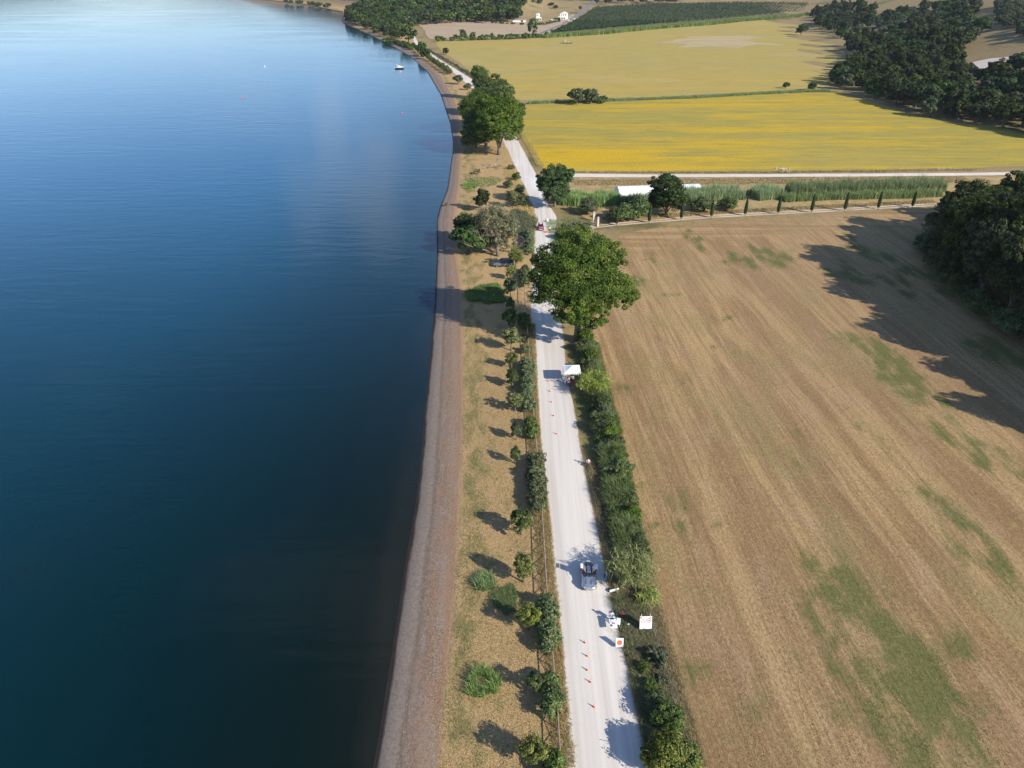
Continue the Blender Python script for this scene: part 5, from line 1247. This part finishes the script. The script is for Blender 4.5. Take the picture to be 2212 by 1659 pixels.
onsign(sh(circ(.085, 1.35, .9), -.53, .60), 'signorange', 'lamp', .016, .05); onsign(sh(circ(.085, 1.35, .9), .50, .60), 'signyellow', 'lamp', .016, .05)
def text(body, size, dx, dz, mat, name):
    c = bpy.data.curves.new(name, 'FONT'); c.body = body; c.size = size; c.align_x = 'CENTER'; c.align_y = 'CENTER'; c.extrude = .002; c.offset = .006
    o = bpy.data.objects.new('tmp', c); COL.objects.link(o); dg = bpy.context.evaluated_depsgraph_get()
    me = bpy.data.meshes.new_from_object(o.evaluated_get(dg)); bpy.data.objects.remove(o)
    me.materials.clear(); me.materials.append(M[mat])
    me.transform(Matrix.Translation((0, 0, ZC)) @ RX(-TL) @ Matrix.Translation((dx, -.0285, dz)) @ RX(math.pi / 2))
    me.name = name; return link(name, me, None, t)
text('20', .27, .31, .235, 'ink', 'speed_number')
# the lines of small lettering are too small to read in the photograph: rows of letter-sized marks
rr2 = random.Random(4)
for zz_, w_ in ((-.10, 1.10), (-.30, .62), (-.54, .56)):
    bm = bmesh.new(); xx_ = -w_ / 2
    while xx_ < w_ / 2:
        lw = rr2.uniform(.02, .034)
        box(bm, (xx_, -.0195, zz_ + rr2.uniform(-.004, .004)), (lw * .55, .004, .05 * rr2.uniform(.7, 1.1))); xx_ += lw + .012
        if rr2.random() < .1: xx_ += .04
    bmesh.ops.transform(bm, matrix=Matrix.Translation((0, 0, ZC)) @ RX(-TL), verts=bm.verts)
    bm_obj('lettering_line', bm, M['greyink'], t)

# cones
c0 = thing('traffic_cone', 'x', 'cone')
B('base', 'orange', c0, [('b', (0, 0, .02), (.30, .30, .04))], .008)
B('cone_body', 'orange', c0, [('c', (0, 0, .29), .115, .025, .50, 18)], 0, True); B('white_band', 'white', c0, [('c', (0, 0, .35), .083, .066, .07, 18)])
cl_ = Lib(c0)
for j, (u, v) in enumerate([(1283,1527),(1275,1473),(1268,1447),(1268,1417),(1263,1388)]):
    x, y, z = G(u, v + 1); cl_.put((x, y, .05), r_.uniform(0, 1.5), (.68, .68, .75), 'orange traffic cone near the table, %s counted from the bottom' % ordn(j), 'cone', 'cones in a line down the near road', 'traffic_cone')
for j, (u, v) in enumerate([(1202,937),(1196,898),(1191.6,868.5),(1188,845),(1184.5,823)]):
    x, y, z = G(u, v + 1); cl_.put((x, y, .05), r_.uniform(0, 1.5), (.78, .78, .8), 'orange traffic cone below the gazebo, %s counted from the bottom' % ordn(j), 'cone', 'cones in a line near the gazebo', 'traffic_cone')

# ------------------------------------------------------------------ people
POSE = {}
def figure(pose):
    if pose in POSE: return POSE[pose]
    if pose == 'stand': J = dict(pel=(0,0,.95), ch=(0,0,1.28), nk=(0,0,1.47), hd=(0,.02,1.60), hp=(0,.01,1.72), eL=(-.27,.02,1.13), wL=(-.29,.10,.88), eR=(.27,.02,1.13), wR=(.29,.12,.88), kL=(-.11,.03,.50), aL=(-.12,0,.08), kR=(.11,.05,.50), aR=(.12,-.02,.08))
    if pose == 'walk': J = dict(pel=(0,0,.93), ch=(0,.03,1.27), nk=(0,.05,1.46), hd=(0,.08,1.59), hp=(0,.07,1.71), eL=(-.26,-.12,1.15), wL=(-.27,-.10,.90), eR=(.26,.14,1.16), wR=(.24,.32,1.0), kL=(-.10,.20,.52), aL=(-.11,.26,.09), kR=(.10,.02,.50), aR=(.11,-.30,.14))
    if pose == 'reach': J = dict(pel=(0,0,.95), ch=(0,.03,1.28), nk=(0,.05,1.47), hd=(0,.08,1.60), hp=(0,.07,1.72), eL=(-.27,.05,1.15), wL=(-.20,.27,1.12), eR=(.30,.16,1.28), wR=(.30,.40,1.40), kL=(-.12,.03,.50), aL=(-.14,0,.08), kR=(.12,.03,.50), aR=(.14,0,.08))
    if pose == 'sit': J = dict(pel=(0,0,.52), ch=(0,-.01,.86), nk=(0,.02,1.05), hd=(0,.05,1.18), hp=(0,.04,1.30), eL=(-.27,.06,.74), wL=(-.16,.30,.72), eR=(.27,.06,.74), wR=(.16,.30,.72), kL=(-.12,.44,.54), aL=(-.12,.42,.09), kR=(.12,.44,.54), aR=(.12,.42,.09))
    sl = J['nk'][2] - .06
    vs = dict(J); vs['sL'] = (-.17, J['ch'][1], sl); vs['sR'] = (.17, J['ch'][1], sl); vs['hL'] = (-.10, J['pel'][1], J['pel'][2] - .05); vs['hR'] = (.10, J['pel'][1], J['pel'][2] - .05)
    for s in 'LR':
        a = Vector(vs['e' + s]); w = Vector(vs['w' + s]); d = (w - a).normalized(); vs['p' + s] = tuple(w + d * .08)
        vs['t' + s] = (vs['a' + s][0], vs['a' + s][1] + .17, .04 if vs['a' + s][2] < .12 else vs['a' + s][2] - .05)
    rad = dict(pel=.145, ch=.155, nk=.058, hd=.095, hp=.075, sL=.075, sR=.075, eL=.045, eR=.045, wL=.03, wR=.03, pL=.036, pR=.036, hL=.10, hR=.10, kL=.062, kR=.062, aL=.045, aR=.045, tL=.035, tR=.035)
    names = list(vs); ix = {k_: i_ for i_, k_ in enumerate(names)}
    E = [('pel','ch'),('ch','nk'),('nk','hd'),('hd','hp')] + [e for s in 'LR' for e in (('ch','s'+s),('s'+s,'e'+s),('e'+s,'w'+s),('w'+s,'p'+s),('pel','h'+s),('h'+s,'k'+s),('k'+s,'a'+s),('a'+s,'t'+s))]
    me = bpy.data.meshes.new('fig'); me.from_pydata([vs[k_] for k_ in names], [(ix[a], ix[b_]) for a, b_ in E], [])
    o = bpy.data.objects.new('fig', me); COL.objects.link(o)
    md = o.modifiers.new('s', 'SKIN'); md.use_smooth_shade = True
    sv = me.skin_vertices[0].data
    for k_ in names: sv[ix[k_]].radius = (rad[k_], rad[k_] * (.72 if k_ in ('pel', 'ch') else 1)); sv[ix[k_]].use_root = (k_ == 'pel')
    o.modifiers.new('u', 'SUBSURF').levels = 1
    dg = bpy.context.evaluated_depsgraph_get(); res = bpy.data.meshes.new_from_object(o.evaluated_get(dg)); bpy.data.objects.remove(o)
    bm = bmesh.new(); bm.from_mesh(res)
    lay = bm.faces.layers.int.new('part')
    seg = [(Vector(vs[a]), Vector(vs[b_]), a, b_) for a, b_ in E]
    def part(p):
        best = min(seg, key=lambda s: (p - (s[0] + (s[1] - s[0]) * max(0, min(1, (p - s[0]).dot(s[1] - s[0]) / (s[1] - s[0]).length_squared)))).length)
        a, b_ = best[2], best[3]
        if b_ in ('hd', 'hp'): return 0
        if b_[0] in 'wp' and b_ != 'pel': return 0
        if b_[0] == 't': return 3
        if b_[0] in 'ka' or b_ in ('hL', 'hR'): return 2
        return 1
    for f in bm.faces: f[lay] = part(f.calc_center_median())
    # face and fingers
    hd = Vector(vs['hd'])
    def add(verts): 
        for f in {f for v_ in verts for f in v_.link_faces}: f[lay] = 0
    add(cyl(bm, hd + Vector((0, .105, .0)), .018, .006, .045, 6, RX(-.9)))
    for s in (-1, 1):
        add(box(bm, hd + Vector((s * .098, -.0, .0)), (.02, .04, .055)))
        vv = box(bm, hd + Vector((s * .035, .092, .035)), (.022, .012, .012))
        for f in {f for v_ in vv for f in v_.link_faces}: f[lay] = 4
    vv = box(bm, hd + Vector((0, .094, -.045)), (.05, .012, .01))
    for f in {f for v_ in vv for f in v_.link_faces}: f[lay] = 4
    for s in 'LR':
        p0 = Vector(vs['p' + s]); d = (p0 - Vector(vs['w' + s])).normalized(); side = d.cross(Vector((1, 0, 0))).normalized(); sx = 1 if s == 'L' else -1
        for q_, (off, ln) in enumerate(((-.027, .062), (-.009, .075), (.009, .070), (.027, .055))):
            a = p0 + side * off + d * .01; m1 = a + d * ln * .55; m2 = m1 + (d + Vector((sx * .6, 0, 0))).normalized() * ln * .5
            for c1, c2, r1 in ((a, m1, .0095), (m1, m2, .008)):
                dd = c2 - c1; rm = dd.to_track_quat('Z', 'Y').to_matrix().to_4x4(); add(cyl(bm, (c1 + c2) / 2, r1, r1 * .85, dd.length, 5, rm))
        a = p0 - side * .03 - d * .04; b_ = a + (-side * .8 + d * .6).normalized() * .055; dd = b_ - a
        add(cyl(bm, (a + b_) / 2, .011, .008, dd.length, 5, dd.to_track_quat('Z', 'Y').to_matrix().to_4x4()))
    for f in bm.faces: f.material_index = f[lay]; f.smooth = True
    bm.to_mesh(res); bm.free()
    POSE[pose] = (res, hd, vs); return POSE[pose]
def person(lab, loc, rz, pose, shirt, trousers, hair='hair', hat=None, scale=1.0):
    res, hd, vs = figure(pose); me = res.copy(); mi = [p_.material_index for p_ in res.polygons]; me.materials.clear()
    for k_ in ('skin', shirt, trousers, 'shoe', 'hair'): me.materials.append(M[k_])
    me.polygons.foreach_set('material_index', mi)
    o = bpy.data.objects.new('person', me); COL.objects.link(o); o.location = loc; o.rotation_euler = (0, 0, rz); o.scale = (scale,) * 3
    tag(o, lab, 'person')
    bm = bmesh.new(); bmesh.ops.create_uvsphere(bm, u_segments=14, v_segments=8, radius=.112, matrix=Matrix.Translation(hd + Vector((0, -.018, .045))) @ Matrix.Diagonal((1, 1.08, 1.05, 1)))
    bmesh.ops.delete(bm, geom=[v_ for v_ in bm.verts if v_.co.z < hd.z - .03 or (v_.co.y > hd.y + .05 and v_.co.z < hd.z + .075)], context='VERTS')
    bm_obj('hair' if not hat else 'hat', bm, M[hat or hair], o, True)
    return o
def chair(lab, loc, rz, mat='white'):
    t = thing('plastic_chair', lab, 'chair', loc, rz)
    B('seat', mat, t, [('b', (0, 0, .44), (.46, .44, .05))], .02); B('backrest', mat, t, [('b', (0, -.24, .68), (.46, .05, .46), RX(.15))], .03)
    for a in (-1, 1):
        for b_ in (-1, 1): B('leg', mat, t, [('c', (a * .19, b_ * .18, .21), .02, .025, .42, 8)])
    return t
def table(lab, loc, rz, w, d, mat):
    t = thing('folding_table', lab, 'table', loc, rz)
    B('tabletop', mat, t, [('b', (0, 0, .73), (w, d, .04))], .01)
    for a in (-1, 1):
        for b_ in (-1, 1): B('leg', 'steel', t, [('c', (a * (w / 2 - .08), b_ * (d / 2 - .08), .355), .018, .018, .71, 8)])
    return t
# timing post beside the road
tx_, ty_, _ = G(1324, 1345, .73)
table('white folding table covered with papers at the road edge below the silver car', (tx_, ty_, .04), 0.06, .74, 1.5, 'white')
px, py, _ = G(1321, 1327, 1.2)
person('person in a pale blue shirt with dark hair seated at the white roadside table', (tx_ - .05, ty_ + 1.02, .06), math.pi, 'sit', 'c_lightblue', 'c_dark')
chair('dark chair under the person at the white roadside table', (tx_ - .05, ty_ + 1.02, .04), math.pi, 'bagdark')
cx_, cy_, _ = G(1333, 1346, .5)
chair('empty white plastic chair beside the roadside table', (cx_ + .12, cy_ + .05, .02), 2.9)
def item(name, lab, cat, mat, parts, bevel=0.01): 
    x0, y0, z0 = parts[0][1]
    t = thing(name, lab, cat, (x0, y0, max(0, z0 - .1)))
    pp = []
    for p in parts: q_ = list(p); q_[1] = (p[1][0] - x0, p[1][1] - y0, p[1][2] - max(0, z0 - .1)); pp.append(tuple(q_))
    o = B(name, mat, None, pp, bevel); o.location = t.location; bpy.data.objects.remove(t); tag(o, lab, cat); return o
item('laptop', 'dark laptop open on the white roadside table', 'laptop', 'bagdark', [('b', (tx_ - .05, ty_ + .48, .80), (.36, .25, .02)), ('b', (tx_ - .05, ty_ + .37, .90), (.36, .02, .22))])
item('bottle', 'teal bottle on the corner of the white roadside table', 'bottle', 'teal', [('c', (tx_ + .26, ty_ + .45, .89), .045, .035, .24, 12)], 0)
item('bag_pink', 'pale pink box on the white roadside table', 'box', 'c_pink', [('b', (tx_ + .08, ty_ - .18, .83), (.22, .16, .1))]).name = 'storage_box'
item('clipboard', 'grey clipboard on the white roadside table', 'clipboard', 'c_lightblue', [('b', (tx_ - .16, ty_ + .1, .80), (.22, .3, .015))], .003)
item('timer', 'dark round timing device on the near end of the white table', 'device', 'bagdark', [('c', (tx_ - .2, ty_ - .45, .83), .09, .09, .1, 16)])
x, y, z = G(1336, 1328); item('backpack', 'dark blue backpack in the weeds beside the white table', 'bag', 'bagdark', [('b', (x, y, .2), (.45, .35, .4))], .08)
x, y, z = G(1340, 1329); item('red_bag', 'red bag next to the dark blue backpack', 'bag', 'bagred', [('b', (x + .25, y, .2), (.28, .24, .32))], .06)
x, y, z = G(1348, 1323); item('dark_bag', 'large black bag lying in the weeds behind the backpacks', 'bag', 'bagdark', [('b', (x, y, .18), (.8, .5, .36))], .1)
x, y, z = G(1356, 1357); t = thing('timing_device', 'small black and white device on a stand in the weeds below the notice board', 'device', (x, y, 0))
B('housing', 'white', t, [('b', (0, 0, .62), (.20, .16, .16))], .02); B('lens', 'bagdark', t, [('c', (-.02, -.10, .62), .06, .06, .06, 14, RX(math.pi / 2)), ('b', (-.06, 0, .74), (.12, .1, .08))])
link('stand', tubes('stand', [([(0, 0, .55), (a, b_, 0)], [.012, .012]) for a, b_ in ((.22, .1), (-.22, .1), (0, -.25))], 5), M['steel'], t)
x, y, z = G(1327, 1274, .3); t = thing('lying_board', 'white board leaning edge on in the weeds below the silver car', 'board', (x, y, 0), 0.3)
B('panel', 'white', t, [('b', (0, 0, .25), (1.1, .05, .26), RX(-.5))], .008); B('prop', 'bagdark', t, [('b', (-.3, .25, .14), (.5, .3, .26))], .04)
x, y, z = G(1308, 1243, .2); item('blue_crate', 'blue plastic crate at the road edge beside the silver car', 'crate', 'blueplastic', [('b', (x, y, .17), (.42, .34, .32)), ('b', (x, y, .34), (.46, .38, .03))], .02)
# under and in front of the gazebo
gx0, gy0 = gx - .75, gyy - 2.0
table('small table with red cloth in front of the gazebo', (gx0 + .3, gy0 + .35, .02), 0, 1.2, .6, 'leather')
person('person in a white shirt sitting at the gazebo table nearest the road', (gx0 + .0, gy0 + .95, .05), math.pi, 'sit', 'c_white', 'c_navy')
chair('white chair under the person nearest the road at the gazebo', (gx0 + .0, gy0 + .95, .03), math.pi)
person('person in a pale shirt and dark trousers standing at the gazebo edge', (gx0 + .85, gy0 + 1.05, .05), math.pi - .3, 'reach', 'c_lightblue', 'c_dark')
item('paper_box', 'white box on the gazebo table', 'box', 'white', [('b', (gx0 + .15, gy0 + .35, .82), (.4, .3, .14))])
x, y, z = G(1236, 823); item('tool_case', 'dark red case on the ground beside the red disc sign', 'case', 'bagred', [('b', (x, y + .5, .18), (.6, .35, .34))], .04)
x, y, z = G(1270, 1006); person('person in a white top sitting at the shaded foot of the right hedge', (x, y, .0), math.pi - .4, 'sit', 'c_white', 'c_navy')
chair('red folding chair under the person by the right hedge', (x, y, 0.0), math.pi - .4, 'bagred')
x, y, z = G(1187, 503); person('person in a bright yellow vest directing traffic near the red car', (x, y, .04), math.pi + .2, 'reach', 'c_hivis', 'c_navy', scale=1.04)
x, y, z = G(1181, 503); item('orange_sign', 'orange warning stand at the feet of the person in yellow', 'stand', 'orange', [('b', (x, y, .22), (.7, .3, .44)), ('c', (x - .2, y - .1, .55), .15, .03, .35, 10)], .03).name = 'orange_barrier'
x, y, z = G(1183, 476, .6); t = thing('road_board', 'small white upright board in the road behind the yellow vest', 'sign', (x, y, 0)); B('panel', 'white', t, [('b', (0, 0, .62), (.5, .04, .85))], .01); B('foot', 'steel', t, [('b', (0, 0, .08), (.5, .4, .05))])
ppl = [(1164,655,'stand','c_green','c_blue','in green at the lower end of the crowd'),(1158,657,'walk','c_yellow','c_jeans','in yellow stepping out onto the road'),(1170,642,'stand','c_lightblue','c_jeans','in light blue behind the one in green'),
       (1176,640,'stand','c_navy','c_dark','in navy on the shaded side of the crowd'),(1166,628,'reach','c_pink','c_blue','in pink in the middle of the crowd'),(1172,621,'stand','c_aqua','c_dark','in pale aqua in the middle of the crowd'),
       (1180,623,'stand','c_white','c_red','in white beside the dark car'),(1163,612,'walk','c_white','c_khaki','in white at the upper end of the crowd'),(1157,606,'stand','c_orange','c_dark','in orange at the far end of the crowd'),(1169,596,'stand','c_blue','c_dark','in blue farthest under the tree')]
for j, (u, v, ps, sh_, tr_, d_) in enumerate(ppl):
    x, y, z = G(u, v); person('standing person %s under the big tree' % d_, (x, y, .04), r_.uniform(2, 4.5), ps, sh_, tr_, scale=r_.uniform(.95, 1.04))
x, y, z = G(947, 129); person('distant dark figure walking on the far white road', (x, y, .04), 1.0, 'walk', 'c_dark', 'c_dark')

# gate pillars
for u, v, lab, h in [(1291,489,'near brick gate pillar with stone face and dark cap', 2.3),(1282,477,'farther brick gate pillar against the bushes', 2.3)]:
    x, y, z = G(u, v); t = thing('gate_pillar', lab, 'pillar', (x, y, 0), .15)
    B('shaft', 'brick', t, [('b', (0, 0, h / 2), (.52, .52, h))], .015); B('stone_face', 'stone', t, [('b', (0, -.27, h / 2), (.46, .04, h - .1))]); B('cap', 'rooftile', t, [('b', (0, 0, h + .06), (.72, .72, .12))], .02)
    bm = bmesh.new(); cyl(bm, (0, 0, h + .26), .42, .05, .28, 4, RZ(math.pi / 4)); bm_obj('cap_top', bm, M['greyink'], t)
x, y, z = G(1286, 484); t = thing('metal_gate', 'dark open metal gate between the two brick pillars', 'gate', (x, y, 0), 1.0)
link('bars', tubes('bars', [([(a, 0, .1), (a, 0, 1.4)], [.02, .02]) for a in np.arange(-.9, 1.0, .2)] + [([(-.95, 0, b_), (.95, 0, b_)], [.025, .025]) for b_ in (.15, 1.35)], 5), M['bagdark'], t)
# greenhouse tunnel
a = P(1334, 427); b_ = P(1512, 421); L = math.hypot(b_[0] - a[0], b_[1] - a[1]); ang = math.atan2(b_[1] - a[1], b_[0] - a[0])
t = thing('greenhouse_tunnel', 'long white plastic greenhouse tunnel behind the bushes', 'greenhouse', ((a[0] + b_[0]) / 2, (a[1] + b_[1]) / 2 + 2, 0), ang)
ns, nr = 26, 12; V_, F = [], []
for i_ in range(ns + 1):
    for j in range(nr + 1):
        th = math.pi * j / nr; sag = 1 - .012 * (i_ % 2)
        V_.append((-L / 2 + L * i_ / ns, 3.0 * math.cos(th) * sag, 2.75 * math.sin(th) ** .8 * sag))
for i_ in range(ns):
    for j in range(nr): k_ = i_ * (nr + 1) + j; F.append((k_, k_ + 1, k_ + nr + 2, k_ + nr + 1))
link('cover', mesh_np('cover', V_, faces=F), M['canvas'], t, True)
for s in (0, ns): link('end_panel', mesh_np('end_panel', [(V_[s * (nr + 1) + j][0] * 1.0, V_[s * (nr + 1) + j][1], V_[s * (nr + 1) + j][2]) for j in range(nr + 1)], faces=[tuple(range(nr + 1))]), M['canvas'], t)
link('hoops', tubes('hoops', [([(-L / 2 + L * i_ / 8, 3.03 * math.cos(th), 2.78 * math.sin(th) ** .8 if th > 0 and th < 3.14 else 0) for th in np.linspace(0.001, 3.1414, 11)], [.03] * 11) for i_ in range(9)], 4), M['steel'], t)
# pale heaps of stone by the path
for u, v, lab in [(1692, 366.5, 'pale rubble heap by the middle of the field path'), (2062, 366, 'longer pale rubble heap by the far end of the path')]:
    x, y, z = G(u, v); bm = bmesh.new()
    for _ in range(26):
        q_ = r_.uniform(.2, .5); bmesh.ops.create_icosphere(bm, subdivisions=1, radius=q_, matrix=Matrix.Translation((r_.gauss(0, 2.2 if u > 2000 else 1.2), r_.gauss(0, .5), q_ * .4)) @ RZ(r_.uniform(0, 6)) @ Matrix.Diagonal((1, .8, .7, 1)))
    o = bm_obj('rubble_heap', bm, M['rubble']); o.location = (x, y, 0); tag(o, lab, 'rubble')

# houses far away
def house(lab, u, v, w, d, h, rh, rz, ann=None, wins=()):
    x, y, z = G(u, v); z = max(z, 0)
    t = thing('house', lab, 'house', (x, y, z), rz)
    bm = bmesh.new(); box(bm, (0, 0, h / 2 - .5), (w, d, h + 1)); bm_obj('wall', bm, M['plaster'], t)
    bm = bmesh.new(); vs_ = [bm.verts.new(p) for p in ((-w/2-.3,-d/2-.3,h),(w/2+.3,-d/2-.3,h),(w/2+.3,d/2+.3,h),(-w/2-.3,d/2+.3,h),(0,-d/2-.3,h+rh),(0,d/2+.3,h+rh))]
    for f in ((0,1,4),(1,2,5,4),(2,3,5),(3,0,4,5),(3,2,1,0)): bm.faces.new([vs_[i_] for i_ in f])
    bm_obj('roof', bm, M['plaster'], t)
    for (wx, wz) in wins:
        B('window', 'glass', t, [('b', (wx, -d / 2 - .02, wz), (1.0, .08, 1.3))])
    B('door', 'bark', t, [('b', (w * .3, -d / 2 - .02, 1.05), (1.1, .1, 2.1))])
    if ann:
        ax, aw, ad, ah = ann; B('lean_to', 'plaster', t, [('b', (ax, -d / 2 - ad / 2 - .05, ah / 2 - .5), (aw, ad, ah + 1))]); B('lean_to_opening', 'glass', t, [('b', (ax + o_, -d / 2 - ad - .08, 1.1), (1.4, .08, 1.7)) for o_ in (-aw * .3, 0, aw * .3)])
    return t
house('two storey white house beside the bend of the far grey road', 1218, 41, 9, 9, 6.2, 1.8, -.15, (-1.5, 9, 5, 3.4), [(-2.6, 4.6), (0, 4.6), (2.6, 4.6), (-2.6, 1.8)])
house('small white tower-like house left of the two storey one', 1162, 43, 4.2, 4.5, 7.0, .6, 0, (1.0, 6.5, 3, 3.2), [(-.8, 5.0)])
x, y, z = G(1122, 47.5); t = thing('long_shed', 'long low pale shed at the edge of the far wood', 'shed', (x, y, z)); B('wall', 'plaster', t, [('b', (0, 0, 1.1), (16, 4, 2.6))]); B('roof', 'greyink', t, [('b', (0, 0, 2.5), (17, 5, .25), RX(.05))]); B('door', 'glass', t, [('b', (3, -2.02, .9), (2.4, .08, 1.8))])
x, y, z = G(1172, 28); t = thing('utility_pole', 'thin pale utility pole above the far white houses', 'pole', (x, y, z)); B('pole', 'steel', t, [('c', (0, 0, 6), .22, .14, 12.5, 8)]); B('crossarm', 'steel', t, [('b', (0, -.2, 11.4), (2.2, .14, .14))])
# brick ruin in the field
x, y, z = G(1223, 93); t = thing('brick_ruin', 'small brick ruin standing alone in the ripening field', 'ruin', (x, y, 0), .2)
B('wall', 'rooftile', t, [('b', (-1.2, 0, 1.1), (2.2, 1.6, 2.2)), ('b', (1.8, .3, .7), (1.6, 1.2, 1.4))], .1); B('roof', 'brick', t, [('b', (-1.2, 0, 2.35), (2.6, 2.0, .2), RX(.2))])
patch('ruin_weeds', 'green weeds around the brick ruin', 1224, 94, 6, 5, 900, 1.0, 'l_reed', .3, .6, seed=31)
# boats and buoys
x, y, z = G(863, 147); t = thing('motor_boat', 'white cabin cruiser with dark hull side moored off the beach', 'boat', (x, y, WZ + .02), 0.1)
t.rotation_euler[2] = -math.pi / 2 + .12
loft('hull', [(-2.9, .9, -.25, .75), (-2.0, 1.15, -.3, .80), (0, 1.2, -.3, .85), (1.6, .95, -.25, .95), (2.6, .4, -.05, 1.05), (3.0, .06, .5, 1.1)], M['blackpaint'], t, .6)
loft('deck', [(-2.9, .92, .70, .95), (-2.0, 1.18, .72, 1.0), (0, 1.22, .78, 1.05), (1.6, .97, .86, 1.15), (2.6, .42, .95, 1.2), (3.0, .08, 1.05, 1.2)], M['white'], t, .5)
cb = loft('cabin', [(-1.4, .85, .95, 1.9), (-.9, .95, .95, 2.0), (.3, .9, .95, 1.85), (1.5, .6, .95, 1.25)], M['white'], t, .5)
B('window', 'glass', cb, [('b', (0, -.3, 1.62), (1.94, .9, .26))], .02)
B('canopy', 'canvas', t, [('b', (0, -1.5, 2.35), (1.5, 1.2, .08))], .03); link('canopy_frame', tubes('canopy_frame', [([(s * .7, -1.5 + q_, .95), (s * .7, -1.5 + q_, 2.33)], [.03, .03]) for s in (-1, 1) for q_ in (-.5, .5)], 5), M['steel'], t)
B('outboard', 'white', t, [('b', (0, -3.15, .75), (.4, .4, .7))], .06)
x, y, z = G(671, 19.5); t = thing('rowing_boat', 'tiny dark boat far out near the distant shore', 'boat', (x, y, WZ + .03), .5)
loft('hull', [(-2.4, .5, -.1, .5), (-1, .85, -.1, .5), (1, .8, -.1, .55), (2.5, .1, .1, .7)], M['bark'], t, .6); B('bench', 'fencewood', t, [('b', (0, 0, .56), (1.4, .3, .05))])
person('tiny seated figure in the far rowing boat', (x, y, WZ + .3), .5, 'sit', 'c_dark', 'c_dark')
x, y, z = G(829 + 35, 57); x, y, z = G(823, 58.5); t = thing('small_white_boat', 'small white boat on the shore beneath the far wood', 'boat', (x - 2, y, WZ + .02), 1.2); loft('hull', [(-2.6, .6, -.1, .6), (-1, .95, -.1, .65), (1, .9, -.1, .7), (2.7, .1, .2, .85)], M['white'], t, .6); B('bench', 'fencewood', t, [('b', (0, 0, .7), (1.5, .3, .05))])
for u, v, mt, s, lab in [(523, 211, 'orange', .32, 'orange mooring buoy on the open lake'), (571.5, 142.5, 'white', .42, 'white mooring buoy farther out on the lake'), (868, 242.5, 'signorange', .26, 'small pale orange buoy near the curved beach'), (954, 157, 'blueplastic', .5, 'x')]:
    if lab == 'x': continue
    x, y, z = G(u, v); t = thing('mooring_buoy', lab, 'buoy', (x, y, WZ)); bm = bmesh.new(); bmesh.ops.create_uvsphere(bm, u_segments=14, v_segments=10, radius=s, matrix=Matrix.Translation((0, 0, s * .6)) @ Matrix.Diagonal((1, 1, 1.15, 1)))
    bm_obj('float', bm, M[mt], t, True); B('ring', 'steel', t, [('c', (0, 0, s * 1.75), .06, .06, .12, 8)])

# ------------------------------------------------------------------ the air
hz = bpy.data.materials.new('haze'); hz.use_nodes = True; nt = hz.node_tree; nt.nodes.clear()
ho = nt.nodes.new('ShaderNodeOutputMaterial'); hv = nt.nodes.new('ShaderNodeVolumePrincipled')
hv.inputs['Color'].default_value = (0.80, 0.88, 1.0, 1); hv.inputs['Density'].default_value = 0.000045; hv.inputs['Anisotropy'].default_value = 0.2
nt.links.new(hv.outputs[0], ho.inputs['Volume'])
bm = bmesh.new(); box(bm, (0, 2100, 100), (13000, 5600, 250)); h_ = bm_obj('haze', bm, hz); h_['kind'] = 'stuff'; h_['label'] = 'thin blue summer haze over the lake and fields'
